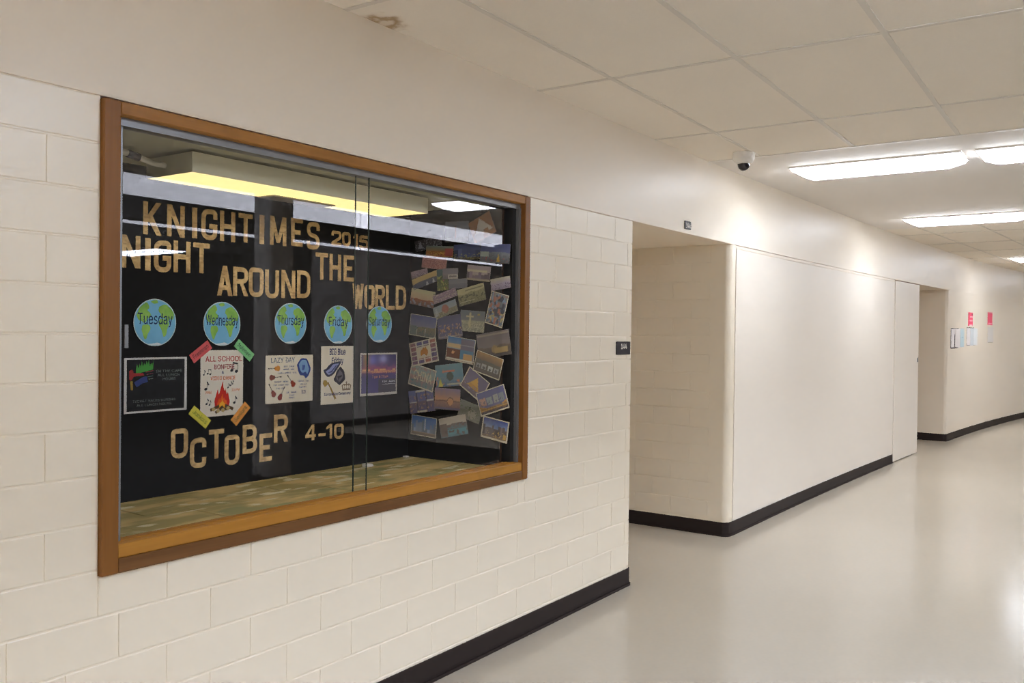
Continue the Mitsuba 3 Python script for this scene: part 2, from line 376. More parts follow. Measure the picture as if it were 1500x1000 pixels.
whole(hb, cat(bx(XL + .2, 12.6, 5.4, 5.6, 0, 2.70), bx(XL + .2, 12.6, 8.8, 9.0, 0, 2.70), bx(12.4, 12.6, 5.6, 8.8, 0, 2.70), bx(XL + .2, 12.6, 5.4, 9.0, 2.64, 2.70)), 'dark_wall')
whole(thing('wall_back', 'cream wall behind the camera', kind='structure'), bx(-.3, XL + .2, -4.4, -4.2, 0, 3.9), 'smooth_paint')
whole(thing('wall_end', 'cream wall closing the far end of the corridor', kind='structure'), bx(-.3, XL + .2, 24.0, 24.2, 0, 3.9), 'smooth_paint')
flat('mat_fibre', (.02, .019, .018), .95, .05)
whole(thing('entrance_mat', 'large dark entrance mat on the lobby floor across from the case', 'mat'), bevel_box(3.25, XL - .05, 2.6, 8.9, 0, .012, .004), 'mat_fibre')
pk = thing('pillar', 'square grey pillar in the lobby across from the case', 'pillar')
part(pk, 'shaft', bevel_box(4.07, 4.33, 5.40, 5.66, 0, 3.8, .01), 'pillar_paint')
part(pk, 'base', prism(sbox(4.06, 5.39, 4.34, 5.67).difference(sbox(4.07, 5.40, 4.33, 5.66)), 0, .1), 'base_vinyl')

# ------------------------------------------------------------------ ceiling lamps
def fixture(c, heading, label, w=1.08, d=.32, drop=.068, z=ZC, power=1.0, group='wraparound ceiling lamps', tint=(.975, 1.043, 1.165)):
    """wraparound fluorescent fixture: pan against the ceiling and a tapered lens; c = plan centre, long side across the corridor"""
    k = thing('ceiling_lamp', label, 'ceiling lamp', group)
    ca, sa = math.cos(-heading), math.sin(-heading)
    def put(v): v = np.array(v, float); return np.stack([c[0] + v[:, 0] * ca - v[:, 1] * sa, c[1] + v[:, 0] * sa + v[:, 1] * ca, v[:, 2]], 1)
    a, b = w / 2, d / 2
    e, f = a - .10, b - .07
    m = .62
    v = [(-a, -b, z - .012), (a, -b, z - .012), (a, b, z - .012), (-a, b, z - .012)]
    v += [(-a + .012, -b + .005, z - .03), (a - .012, -b + .005, z - .03), (a - .012, b - .005, z - .03), (-a + .012, b - .005, z - .03)]
    v += [(-e, -f, z - drop), (e, -f, z - drop), (e, f, z - drop), (-e, f, z - drop)]
    fc = []
    for o in (0, 4):
        for i in range(4):
            j = (i + 1) % 4
            fc += [[o + i, o + i + 4, o + j + 4], [o + i, o + j + 4, o + j]]
    fc += [[8, 11, 10], [8, 10, 9]]
    msh = trimesh.Trimesh(put(v), fc, process=False)
    # outward (down) normals
    n = msh.face_normals.copy(); cen = msh.triangles_center - np.array([c[0], c[1], z])
    if (n * cen).sum() < 0: msh.invert()
    R_ = LAMP * power
    part(k, 'lens', msh, 'white_plastic', False, label='glowing white prismatic lens', emitter={'type': 'area', 'radiance': rgb(*(R_ * np.array(tint)))})
    pan = put([(x, y, zz) for x in (-a - .006, a + .006) for y in (-b - .006, b + .006) for zz in (z - .012, z)])
    part(k, 'pan', trimesh.convex.convex_hull(pan), 'white_plastic')
    return k
fixture((.95, 6.36), 0.0, 'glowing ceiling lamp nearest the camera, beside the security camera')
fixture((2.18, 6.36), 0.0, 'glowing ceiling lamp cut by the right edge, next to the nearest one', w=1.20)
fixture((1.05, 9.63), math.radians(2), 'glowing ceiling lamp of the second row, at the far edge of the plaster bay')
fixture((2.28, 9.60), math.radians(2), 'ceiling lamp of the second row, out past the right edge', w=1.20)
fixture((1.46, 15.05), math.radians(4), 'smallest glowing ceiling lamp, far down the corridor among tiles')
fixture((2.7, 15.0), math.radians(4), 'far ceiling lamp out past the right edge')
fixture((2.75, 12.3), math.radians(3), 'ceiling lamp of the third row, out past the right edge', power=1.3)
fixture((3.0, 17.2), math.radians(6), 'ceiling lamp near the far end, out past the right edge', power=1.3)
fixture((2.1, 19.6), math.radians(8), 'ceiling lamp at the far end of the corridor')
fixture((2.35, 2.25), 0.0, 'ceiling lamp overhead, just in front of where the camera stands', tint=(.93, 1.09, 1.42), power=1.5)
fixture((3.2, 2.25), 0.0, 'ceiling lamp overhead beside the lobby edge', w=.8, tint=(.93, 1.09, 1.42), power=1.5)
fixture((1.2, -2.3), 0.0, 'ceiling lamp behind the camera near the left wall')
fixture((2.6, -2.3), 0.0, 'ceiling lamp behind the camera near the lobby')
for i_, yy in enumerate((-2.8, -.6, 1.6, 3.8, 6.0)):
    fixture((5.75, yy), math.radians(90), 'lamp on the high lobby ceiling, number %s from the back' % ('one', 'two', 'three', 'four', 'five')[i_], w=1.6, d=1.2, z=3.8, power=LOBBY, group='lobby ceiling lamps', tint=(.96, 1.075, 1.285))
fixture((9.6, 7.70), 0.0, 'ceiling lamp in the side hall across the lobby', z=2.64, w=1.5)

# ------------------------------------------------------------------ display case
XB, YR, YL, ZF, ZT = -.640, 3.400, 1.425, .833, 2.088
dc = thing('display_case', 'built-in wooden framed glass display case in the brick wall', 'display case')
FX = .018
part(dc, 'left_stile', bevel_box(-.07, FX, WY0, 1.424, WZ0, WZ1, .003), 'wood_stile')
part(dc, 'right_stile', bevel_box(-.07, FX, 3.486, WY1, WZ0, WZ1, .003), 'wood_stile')
part(dc, 'top_rail', bevel_box(-.05, FX - .002, 1.424, 3.486, 2.090, WZ1, .003), 'wood_top')
part(dc, 'bottom_rail', bevel_box(-.05, FX - .002, 1.424, 3.486, WZ0, .812, .003), 'wood_rail', label='darker brown lower board of the frame')
part(dc, 'sill', bevel_box(-.06, FX - .006, 1.424, 3.486, .812, .853, .003), 'wood_sill', label='lighter orange wooden sill')
part(dc, 'head_track', cat(bx(-.075, -.014, 1.424, 3.486, 2.070, 2.090), bx(-.020, -.014, 1.424, 3.486, 2.066, 2.090)), 'alu', label='grey aluminium sliding track')
part(dc, 'side_channel', cat(bx(-.075, -.024, 1.424, 1.4535, .853, 2.070)), 'alu', label='grey aluminium channel')
part(dc, 'side_channel', cat(bx(-.028, -.010, 3.470, 3.486, .853, 2.070)), 'alu', label='grey aluminium channel')
part(dc, 'black_channel', cat(bx(-.085, -.028, 3.440, 3.486, .853, 2.070)), 'track_black', label='black jamb strip')
part(dc, 'sill_track', bx(-.056, -.026, 1.44, 3.47, .850, .8555), 'wood_sill')
part(dc, 'back_panel', bx(XB - .02, XB, YL - .05, YR + .05, ZF - .03, ZT + .03), 'black_paper', label='black paper covered back panel')
part(dc, 'right_panel', bx(XB, -.062, YR, YR + .02, ZF - .03, ZT), 'black_paper', label='black paper covered side panel')
part(dc, 'left_panel', bx(XB, -.075, YL - .02, YL, ZF - .03, ZT), 'black_paper')
part(dc, 'top_panel', bx(XB, -.05, YL - .02, YR + .08, ZT - .004, ZT + .03), 'case_ceiling_paint', label='grey painted top of the case')
shelf = []
part(dc, 'shelf', bx(XB, -.05, YL - .02, YR + .08, ZF - .03, ZF - .001), 'slate_print', label='case bottom lined with slate patterned paper')
for i, y in enumerate(np.arange(YL + .02, YR, .305)):     # paper squares that line the bottom
    for j, (xa, xb) in enumerate(((XB + .002, -.36), (-.36, -.066))):
        ya, yb = y - (.14 if j else 0), min(y - (.14 if j else 0) + .303, YR)
        ya = max(ya, YL)
        part(dc, 'liner_square', bevel_box(xa, xb - .002, ya, yb - .001, ZF - .0012, ZF + .0006 * ((i + j) % 2), .0003), 'slate_print')
def sheet(y0, y1, z0, z1, x):
    return trimesh.Trimesh([[x, y0, z0], [x, y1, z0], [x, y1, z1], [x, y0, z1]], [[0, 1, 2], [0, 2, 3]], process=False)
flat('glass_edge', (.03, .045, .038), .4, .3)
part(dc, 'glass_pane', sheet(1.458, 2.474, .857, 2.072, -.030), 'glass', label='front sliding glass pane')
part(dc, 'glass_pane', sheet(2.426, 3.470, .857, 2.072, -.052), 'glass', label='rear sliding glass pane')
part(dc, 'glass_edge', bx(-.033, -.027, 2.474, 2.4755, .857, 2.072), 'glass_edge')
part(dc, 'glass_edge', bx(-.055, -.049, 2.4245, 2.426, .857, 2.072), 'glass_edge')
part(dc, 'finger_pull', bevel_box(-.030, -.026, 1.464, 1.477, 1.418, 1.488, .001), 'alu', label='small grey finger pull on the glass')

lf = thing('case_lamp', 'boxy fluorescent lamp with yellow lens inside the display case', 'case lamp')
cx0, cx1, cy0, cy1 = -.455, -.190, 1.802, 3.012
part(lf, 'housing', cat(bx(cx1 - .004, cx1, cy0, cy1, 2.004, 2.070), bx(cx0, cx0 + .004, cy0, cy1, 2.004, 2.070), bx(cx0, cx1, cy0, cy0 + .004, 2.004, 2.070), bx(cx0, cx1, cy1 - .004, cy1, 2.004, 2.070), bx(cx0, cx1, cy0, cy1, 2.066, 2.072)), 'white_housing', label='greyish white metal housing')
def lens_strip():
    return trimesh.Trimesh([[cx0 + .004, cy0 + .004, 2.004], [cx1 - .004, cy0 + .004, 2.004], [cx1 - .004, cy1 - .004, 2.004], [cx0 + .004, cy1 - .004, 2.004]], [[0, 2, 1], [0, 3, 2]], process=False)
part(lf, 'lens', lens_strip(), 'white_plastic', label='glowing yellow lens', emitter={'type': 'area', 'radiance': rgb(CASE_LAMP, CASE_LAMP * .76, CASE_LAMP * .27)})
part(lf, 'plate', bx(-.44, -.345, 2.275, 2.60, 1.997, 2.002), 'lens_plate', label='grey plate under the lens')
part(lf, 'mount', bx(-.40, -.25, 2.0, 2.8, 2.07, 2.083), 'white_housing')
cd = thing('cable_conduit', 'short bent white cable conduit at the left end of the case lamp', 'conduit')
pts = np.array([(-.345, 1.652, 2.060), (-.345, 1.708, 2.050), (-.345, 1.752, 2.041), (-.345, 1.802, 2.039)])
def tube(pts, rad, n=12):
    ms = []
    for a, b in zip(pts[:-1], pts[1:]):
        m = trimesh.creation.cylinder(rad, segment=np.array([a, b]), sections=n); ms.append(m)
    for a in pts[1:-1]:
        m = trimesh.creation.icosphere(2, rad); m.apply_translation(a); ms.append(m)
    return cat(*ms)
part(cd, 'tube', tube(np.vstack([[(-.35, 1.46, 2.066)], pts]), .010), 'conduit', 40)
part(cd, 'coupling', trimesh.creation.cylinder(.0135, segment=np.array([pts[0] * .8 + pts[1] * .2, pts[1] * .95 + pts[0] * .05]), sections=14), 'coupling', 40, label='dark coupling')
clip = thing('white_clip', 'small white plastic clip lying on the case bottom behind the glass overlap', 'clip')
part(clip, 'body', bevel_box(-.565, -.53, 2.99, 3.03, ZF + .0006, ZF + .016, .003), 'white_plastic')
part(clip, 'tongue', bevel_box(-.556, -.539, 3.03, 3.045, ZF + .0006, ZF + .008, .002), 'white_plastic')
whole(thing('paper_scrap', 'tiny white scrap on the case bottom in the far back corner', 'paper scrap'), bevel_box(-.628, -.606, 3.345, 3.372, ZF + .0006, ZF + .008, .002), 'white_plastic')

# ------------------------------------------------------------------ gold letters on the back panel
def rpath(pts, r):
    """polyline with its corners rounded"""
    pts = [np.array(p, float) for p in pts]; out = [pts[0]]
    for a, b, c in zip(pts[:-2], pts[1:-1], pts[2:]):
        u, v = a - b, c - b; lu, lv = np.linalg.norm(u), np.linalg.norm(v)
        k = min(r, lu * .5, lv * .5); s, e = b + u / lu * k, b + v / lv * k
        for t in np.linspace(0, 1, 5): out.append((1 - t) ** 2 * s + 2 * t * (1 - t) * b + t * t * e)
    out.append(pts[-1]); return out
def glyph(c, w, h, t):
    e = t / 2; r = .42 * w
    def st(*pts, rad=0):
        return LineString(rpath(pts, rad) if rad else pts).buffer(e, cap_style=2, join_style=2 if not rad else 1)
    L, Rr, B, U, M = e, w - e, e, h - e, h * .5
    g = {
        'I': lambda: [sbox(0, 0, w, h)],
        'T': lambda: [st((0, U), (w, U)), st((w / 2, 0), (w / 2, h))],
        'H': lambda: [st((L, 0), (L, h)), st((Rr, 0), (Rr, h)), st((L, M), (Rr, M))],
        'E': lambda: [st((L, 0), (L, h)), st((0, U), (w, U)), st((0, B), (w, B)), st((0, M), (w * .82, M))],
        'L': lambda: [st((L, 0), (L, h)), st((0, B), (w, B))],
        'K': lambda: [st((L, 0), (L, h)), Polygon([(w - t * 1.15, h), (w, h), (t, h * .36), (t, h * .60)]), Polygon([(w - t * 1.05, 0), (w + t * .08, 0), (t * 1.75, h * .66), (t * 1.1, h * .44)])],
        'N': lambda: [st((L, 0), (L, h)), st((Rr, 0), (Rr, h)), Polygon([(0, h), (t * 1.05, h), (w, 0), (w - t * 1.05, 0)])],
        'M': lambda: [st((L, 0), (L, h)), st((Rr, 0), (Rr, h)), Polygon([(0, h), (t * 1.1, h), (w / 2 + t * .45, h * .08), (w / 2 - t * .45, h * .08)]), Polygon([(w, h), (w - t * 1.1, h), (w / 2 - t * .45, h * .08), (w / 2 + t * .45, h * .08)])],
        'W': lambda: [Polygon([(0, h), (t, h), (w * .30 + t * .35, 0), (w * .30 - t * .45, 0)]), Polygon([(w, h), (w - t, h), (w * .70 - t * .35, 0), (w * .70 + t * .45, 0)]), Polygon([(w / 2 - t * .4, h * .95), (w / 2 + t * .4, h * .95), (w * .30 + t * .45, 0), (w * .30 - t * .35, 0)]), Polygon([(w / 2 + t * .4, h * .95), (w / 2 - t * .4, h * .95), (w * .70 - t * .45, 0), (w * .70 + t * .35, 0)])],
        'A': lambda: [Polygon([(0, 0), (t * 1.1, 0), (w / 2 + t * .5, h), (w / 2 - t * .5, h)]), Polygon([(w, 0), (w - t * 1.1, 0), (w / 2 - t * .5, h), (w / 2 + t * .5, h)]), st((w * .2, h * .27), (w * .8, h * .27))],
        'O': lambda: [st((w / 2, U), (Rr, U), (Rr, B), (L, B), (L, U), (w / 2, U), rad=r)],
        '0': lambda: [st((w / 2, U), (Rr, U), (Rr, B), (L, B), (L, U), (w / 2, U), rad=r)],
        'D': lambda: [st((L, 0), (L, h)), st((0, U), (Rr, U), (Rr, B), (0, B), rad=r)],
        'U': lambda: [st((L, h), (L, B), (Rr, B), (Rr, h), rad=r)],
        'C': lambda: [st((Rr, h * .66), (Rr, U), (L, U), (L, B), (Rr, B), (Rr, h * .34), rad=r)],
        'G': lambda: [st((Rr, h * .68), (Rr, U), (L, U), (L, B), (Rr, B), (Rr, h * .47), rad=r), st((w * .5, h * .45), (w, h * .45))],
        'R': lambda: [st((L, 0), (L, h)), st((0, U), (Rr, U), (Rr, M), (0, M), rad=r * .8), Polygon([(w - t * 1.1, 0), (w + t * .05, 0), (w * .55 + t * .3, M), (w * .55 - t * .6, M)])],
        'B': lambda: [st((L, 0), (L, h)), st((0, U), (Rr - t * .12, U), (Rr - t * .12, M), (0, M), rad=r * .8), st((0, M), (Rr, M), (Rr, B), (0, B), rad=r * .8)],
        'S': lambda: [st((Rr, h * .70), (Rr, U), (L, U), (L, M + t * .25), (Rr, M - t * .25), (Rr, B), (L, B), (L, h * .30), rad=r)],
        '2': lambda: [st((L, h * .66), (L, U), (Rr, U), (Rr, h * .55), (L, h * .16), (L, B), rad=r * .8), st((0, B), (w, B))],
        '1': lambda: [st((w - e, 0), (w - e, h)), Polygon([(w - t, h), (w - t, h * .74), (0, h * .66), (0, h * .80)])],
        '5': lambda: [st((w, U), (L, U)), st((L, U), (L, h * .5)), st((L, h * .58), (Rr, h * .58), (Rr, B), (L, B), (L, h * .24), rad=r)],
        '4': lambda: [st((w * .72, 0), (w * .72, h)), st((0, h * .28), (w, h * .28)), Polygon([(w * .72 - e, h), (w * .72 - e, h * .78), (t * .95, h * .28), (0, h * .28), (0, h * .36)])],
        '-': lambda: [sbox(0, 0, w, h)],
    }[c]()
    return unary_union(g).intersection(sbox(0, 0, w, h)).simplify(.0001)
WORDS = {
 'KNIGHTIMES': [('K',1.906,1.982,1.829,1.953),('N',2.006,2.083,1.831,1.954),('I',2.116,2.139,1.834,1.955),('G',2.158,2.233,1.833,1.957),('H',2.246,2.32,1.835,1.958),('T',2.337,2.408,1.839,1.959),('I',2.444,2.469,1.84,1.963),('M',2.5,2.589,1.842,1.966),('E',2.616,2.682,1.847,1.97),('S',2.706,2.783,1.841,1.964)],
 '2015': [('2',2.855,2.918,1.87,1.939),('0',2.922,2.978,1.871,1.939),('1',2.995,3.025,1.867,1.936),('5',3.035,3.095,1.869,1.934)],
 'KNIGHT': [('K',1.738,1.812,1.701,1.819),('N',1.82,1.896,1.699,1.82),('I',1.915,1.938,1.694,1.816),('G',1.951,2.025,1.691,1.813),('H',2.035,2.11,1.695,1.818),('T',2.122,2.198,1.698,1.818)],
 'AROUND': [('A',2.234,2.309,1.613,1.735),('R',2.312,2.388,1.615,1.735),('O',2.391,2.468,1.613,1.738),('U',2.476,2.551,1.611,1.734),('N',2.564,2.642,1.615,1.738),('D',2.652,2.73,1.619,1.742)],
 'THE': [('T',2.76,2.835,1.707,1.83),('H',2.845,2.917,1.707,1.83),('E',2.934,3.001,1.708,1.831)],
 'WORLD': [('W',2.991,3.066,1.58,1.702),('O',3.071,3.141,1.58,1.698),('R',3.146,3.214,1.581,1.702),('L',3.221,3.286,1.582,1.704),('D',3.293,3.37,1.584,1.706)],
 'OCTOBER': [('O',2.029,2.105,.97,1.087),('C',2.113,2.189,.923,1.043),('T',2.201,2.273,.951,1.07),('O',2.276,2.35,.916,1.04),('B',2.366,2.441,.954,1.076),('E',2.453,2.52,.911,1.031),('R',2.53,2.608,.985,1.107)],
 '4-10': [('4',2.708,2.771,.977,1.048),('-',2.786,2.83,.99,1.003),('1',2.834,2.87,.973,1.042),('0',2.883,2.944,.967,1.039)],
}
WHERE = {'KNIGHTIMES': 'the top line KNIGHTIMES', '2015': 'the year 2015', 'KNIGHT': 'the second line KNIGHT at left', 'AROUND': 'the word AROUND', 'THE': 'the word THE', 'WORLD': 'the word WORLD', 'OCTOBER': 'the uneven bottom word OCTOBER', '4-10': 'the bottom date 4-10'}
ORD = ['first', 'second', 'third', 'fourth', 'fifth', 'sixth', 'seventh', 'eighth', 'ninth', 'tenth']
UY, UZ = np.array([0, 1.0, 0]), np.array([0, 0, 1.0])
for wd, ls in WORDS.items():
    for i, (c, y0, y1, z0, z1) in enumerate(ls):
        small = wd in ('2015', '4-10')
        kind = 'digit' if c.isdigit() else ('dash' if c == '-' else 'letter')
        g = glyph(c, y1 - y0, z1 - z0, .0145 if small else .0195)
        k = thing({'digit': 'cutout_digit', 'dash': 'cutout_dash', 'letter': 'cutout_letter'}[kind],
                  'mottled gold paper %s, %s character of %s' % (kind if kind == 'dash' else kind + ' ' + c, ORD[i], WHERE[wd]), kind, 'gold paper characters on the black back panel')
        whole(k, onto(prism(g, 0, .0012), (XB + .0004 + (.0014 if wd == 'WORLD' else 0), y0, z0), UY, UZ), 'gold_paper')

# ------------------------------------------------------------------ day globes
GLOBES = [('Tuesday', 1.957, 1.499, .0895), ('Wednesday', 2.258, 1.498, .0895), ('Thursday', 2.616, 1.504, .09), ('Friday', 2.901, 1.503, .0895), ('Saturday', 3.175, 1.508, .0895)]
LAND = [[(-.85, .30), (-.70, .62), (-.40, .86), (-.28, .62), (-.42, .52), (-.20, .34), (-.42, .10), (-.50, -.04), (-.62, .08), (-.76, .10)],
        [(-.56, -.12), (-.30, -.10), (-.22, -.26), (-.36, -.46), (-.46, -.74), (-.56, -.50), (-.62, -.28)],
        [(-.18, .88), (.05, .95), (.12, .84), (-.08, .80)],
        [(.20, .66), (.48, .78), (.74, .58), (.88, .36), (.82, .12), (.66, .22), (.60, .04), (.46, .22), (.30, .22), (.26, .42), (.16, .48)],
        [(.24, .14), (.52, .12), (.66, -.06), (.56, -.20), (.50, -.50), (.40, -.62), (.32, -.30), (.16, -.06)],
        [(-.3, -.93), (.3, -.93), (.12, -.86), (-.06, -.9)]]
for i, (nm, y, z, r_) in enumerate(GLOBES):
    k = thing('paper_globe', 'blue and green paper globe lettered %s' % nm, 'paper globe', 'paper globes with day names')
    o = (XB + .0034, y, z)
    disc = Point(0, 0).buffer(r_, 32)
    part(k, 'rim', onto(prism(disc, 0, .0008), o, UY, UZ), ink(200, 215, 215))
    part(k, 'ocean', onto(prism(Point(0, 0).buffer(r_ * .965, 32), .0008, .0012), o, UY, UZ), 'globe_blue')
    for j, l in enumerate(LAND):
        pl = affinity.scale(Polygon(rpath(l + [l[0]], .1)).buffer(.02), r_, r_, origin=(0, 0)).intersection(Point(0, 0).buffer(r_ * .965, 32))
        part(k, 'continent' if j < 5 else 'ice_cap', onto(prism(pl, .0012, .0015), o, UY, UZ), 'globe_green' if j < 5 else ink(215, 222, 225))
    t = text(nm, .042, .0003, False, width=r_ * {7: 1.62, 9: 1.74, 8: 1.66, 6: 1.36}[len(nm)])
    t.apply_translation((0, -.006, .0015))
    part(k, 'lettering', onto(t, o, UY, UZ), ink(24, 40, 92), label='dark blue handwritten style %s' % nm)

# ------------------------------------------------------------------ posters
def poster(name, label, y, z, w, h, paper, lift=.0012, ang=0.0, o=None, thick=.0006, cat_='poster', group='event posters in the display case'):
    k = thing(name, label, cat_, group)
    base = (XB + lift, y, z)
    part(k, 'sheet', onto(rot2(prism(sbox(-w / 2, -h / 2, w / 2, h / 2), 0, thick), ang), base, UY, UZ), paper)
    def put(pn, m, mtl, dx=0, dy=0, lay=0, lab=None):
        m = m.copy(); m.apply_translation((dx, dy, thick + .0002 * lay))
        return part(k, pn, onto(rot2(m, ang), base, UY, UZ), mtl, label=lab)
    return k, put
D = .00025
def blob(pts, rad=.004): return prism(Polygon(rpath(list(pts) + [pts[0]], rad)).buffer(0), 0, D)
def poly(pts): return prism(Polygon(pts).buffer(0), 0, D)
def greek(wd, hgt, n, seed):
    """a line of unreadably small type: separate little word bars"""
    rs = np.random.RandomState(seed); x = -wd / 2; out = []
    ws = rs.uniform(.6, 1.4, n); ws = ws / ws.sum() * wd * .84; gap = wd * .16 / max(1, n - 1)
    for a in ws:
        m = max(2, int(a / hgt / .8))
        for q_ in range(m):
            x0 = x + a * q_ / m
            out.append(sbox(x0, 0, x0 + a / m * .34, hgt))
            if rs.rand() < .7: out.append(sbox(x0, (0, hgt * .4, hgt * .78)[rs.randint(3)], x0 + a / m * .8, (0, hgt * .4, hgt * .78)[rs.randint(1)] + hgt * .22))
        x += a + gap
    return prism(unary_union(out).buffer(0), 0, D)

k, put = poster('poster', 'black poster with white border about ticket sales in the cafe', 1.965, 1.263, .264, .207, ink(205, 203, 198))
put('black_field', poly([(-.121, -.096), (.121, -.096), (.121, .096), (-.121, .096)]), ink(20, 21, 22))
for i, (s, yy) in enumerate((('IN THE CAFE', .046), ('ALL LUNCH', .031), ('HOURS', .016))):
    put('lettering', text(s, .0095, D, False, width=(.112, .095, .054)[i]), ink(120, 130, 126), .054 + (0, -.002, .0)[i], yy, 2)
for i, (s, yy) in enumerate((('TICKET SALES DURING', -.064), ('ALL LUNCH HOURS', -.079))):
    put('lettering', text(s, .0085, D, False, width=(.178, .146)[i]), ink(110, 118, 114), -.008, yy, 2)
rs = np.random.RandomState(3)
spk = [(-.085 + .072 * i / 15, .055 + .028 * i / 15 - .012 * (i > 11) + (.022 if i % 2 else .004) * rs.uniform(.6, 1.3)) for i in range(16)]
put('splash', poly(spk + [(-.014, .058), (-.05, .05), (-.085, .042)]), ink(70, 150, 62), 0, 0, 2, 'green spiky splash')
put('splash', blob([(-.112, .056), (-.098, .060), (-.094, .046), (-.055, .046), (-.05, .036), (-.092, .034), (-.104, .018), (-.112, .022)]), ink(150, 44, 42), 0, 0, 3, 'red lettering stroke')
put('splash', blob([(-.092, .012), (-.06, .030), (-.040, .034), (-.036, .012), (-.06, .006), (-.082, -.008)]), ink(52, 66, 120), 0, 0, 3, 'blue blot')
put('splash', blob([(-.108, .016), (-.098, .018), (-.096, -.018), (-.106, -.016)]), ink(150, 122, 48), 0, 0, 3, 'yellow stroke')
for i in range(4): put('staff_line', poly([(-.046 + i * .004, .050 - i * .009), (-.014, .055 - i * .010), (-.014, .053 - i * .010), (-.046 + i * .004, .047 - i * .009)]), ink(*[(160, 60, 60), (110, 60, 70), (80, 110, 100), (120, 130, 120)][i]), 0, 0, 4)

def note(dbl=False, s=1.0):
    g = [affinity.rotate(affinity.scale(Point(0, 0).buffer(1, 8), .0068, .0052), 20), sbox(.0048, 0, .0066, .030)]
    if dbl: g += [affinity.rotate(affinity.scale(Point(.020, -.004).buffer(1, 8), .0068, .0052), 20), sbox(.0248, -.004, .0266, .026), Polygon([(.0048, .030), (.0266, .026), (.0266, .020), (.0048, .024)])]
    else: g += [Polygon([(.0066, .030), (.015, .018), (.013, .013), (.0066, .021)])]
    return prism(affinity.scale(unary_union(g), s, s, origin=(0, 0)), 0, D)
k, put = poster('poster', 'white ALL SCHOOL BONFIRE poster with a campfire and music notes', 2.262, 1.257, .206, .268, ink(228, 220, 204), .0012)
put('lettering', text('ALL SCHOOL', .021, D, True, width=.178), ink(176, 74, 70), .008, .088, 1, 'red ALL SCHOOL')
put('lettering', text('BONFIRE', .0185, D, True, width=.098), ink(150, 72, 74), .010, .057, 1, 'red BONFIRE')
put('lettering', text('&', .013, D, True), ink(90, 92, 120), .003, .037, 1)
put('lettering', text('VIDEO DANCE', .0145, D, True, width=.120), ink(206, 112, 62), .004, .013, 1, 'orange VIDEO DANCE')
put('lettering', text('7PM', .011, D, True, width=.030), ink(214, 142, 98), -.066, -.042, 1)
put('lettering', text('10 PM', .011, D, True, width=.040), ink(214, 142, 98), .066, -.036, 1)
for (x, y, s, d_) in ((.046, .050, 1.15, True), (-.088, .036, .62, False), (-.070, .040, .62, True), (-.078, -.022, 1.05, False), (.028, -.020, .6, False), (.040, -.012, .6, False), (.050, -.006, .55, False), (-.074, -.082, .75, False), (-.060, -.086, .6, False), (.060, -.084, .95, False)):
    put('music_note', note(d_, s), ink(34, 34, 38), x, y, 1)
def flame(s, k_):
    pts = [(-.40, 0), (-.46, .30), (-.36, .50), (-.26, .72), (-.20, .50), (-.14, .62), (-.06, .80), (.04, 1.0), (.06, .78), (.16, .60), (.20, .74), (.26, .48), (.34, .60), (.40, .40), (.46, .24), (.38, 0)]
    return blob([(x * s, y * s * k_) for x, y in pts], .006)
put('flame', flame(.082, 1.36), ink(196, 44, 36), .0, -.104, 2, 'red outer flame')
put('flame', flame(.054, 1.15), ink(222, 92, 34), .0, -.104, 3, 'orange flame')
put('flame', flame(.034, 1.15), ink(238, 172, 46), .0, -.104, 4, 'yellow inner flame')
for i, (x, y, w_, a_) in enumerate(((-.036, -.101, .034, .35), (-.014, -.108, .034, .6), (.010, -.107, .036, 0), (.034, -.101, .034, -.4))):
    lg = affinity.rotate(sbox(-.022, -.006, .022, .006), math.degrees(a_))
    put('log', prism(lg, 0, D), ink(84, 62, 38), x, y, 5)
    put('log_end', prism(Point(0, 0).buffer(.0085, 8), 0, D), ink(188, 164, 112), x - .006, y - .004, 6)

for nm, col, inkc, lab, y, z, w_, h_, a_ in (('Freshmen', (208, 92, 92), (90, 30, 36), 'red paper strip reading Freshmen at the bonfire poster\'s upper left corner', 2.158, 1.386, .103, .040, .615),
        ('Sophomores', (128, 196, 132), (36, 82, 62), 'green paper strip reading Sophomores at the bonfire poster\'s upper right corner', 2.368, 1.389, .104, .039, -.684),
        ('Juniors', (214, 204, 78), (52, 92, 40), 'yellow paper strip reading Juniors at the bonfire poster\'s lower left corner', 2.156, 1.125, .102, .041, -.687),
        ('Seniors', (222, 152, 70), (60, 66, 40), 'orange paper strip reading Seniors at the bonfire poster\'s lower right corner', 2.352, 1.125, .101, .040, .789)):
    k, put = poster('paper_strip', lab, y, z, w_, h_, ink(*col), .0040, a_, cat_='paper strip', group='class name strips around the bonfire poster')
    put('lettering', text(nm, .017, D, False, width=.080), ink(*inkc), 0, -.007, 1)

def guitar(s, body):
    g = unary_union([affinity.scale(Point(0, 0).buffer(1, 10), .0125, .0145), affinity.scale(Point(.014, 0).buffer(1, 10), .0095, .0105)])
    n_ = sbox(.018, -.0014, .056, .0014).union(sbox(.054, -.0030, .064, .0030))
    f = lambda q_: prism(affinity.scale(q_, s, s, origin=(0, 0)), 0, D)
    return f(g), f(n_)
k, put = poster('poster', 'cream LAZY DAY poster with small guitars and a blue figure', 2.615, 1.261, .267, .208, ink(226, 217, 195))
for i, (s, x) in enumerate((('LAZY', -.070), ('DAY', .002))):
    put('lettering', text(s, .0215, D, False, width=(.068, .050)[i]), ink(70, 84, 118), x, .072, 1, 'thin dark ' + s)
for (x, y, a_, col) in ((-.066, .047, math.pi, (206, 140, 52)), (-.102, .008, 0.04, (128, 66, 52)), (.020, -.026, 2.25, (142, 60, 40)), (-.088, -.066, 2.1, (140, 72, 62)), (-.056, -.082, 1.05, (132, 48, 46))):
    g, n_ = guitar(.86, None)
    put('guitar', rot2(g, a_), ink(*col), x, y, 2); put('guitar_neck', rot2(n_, a_), ink(58, 42, 36), x, y, 3)
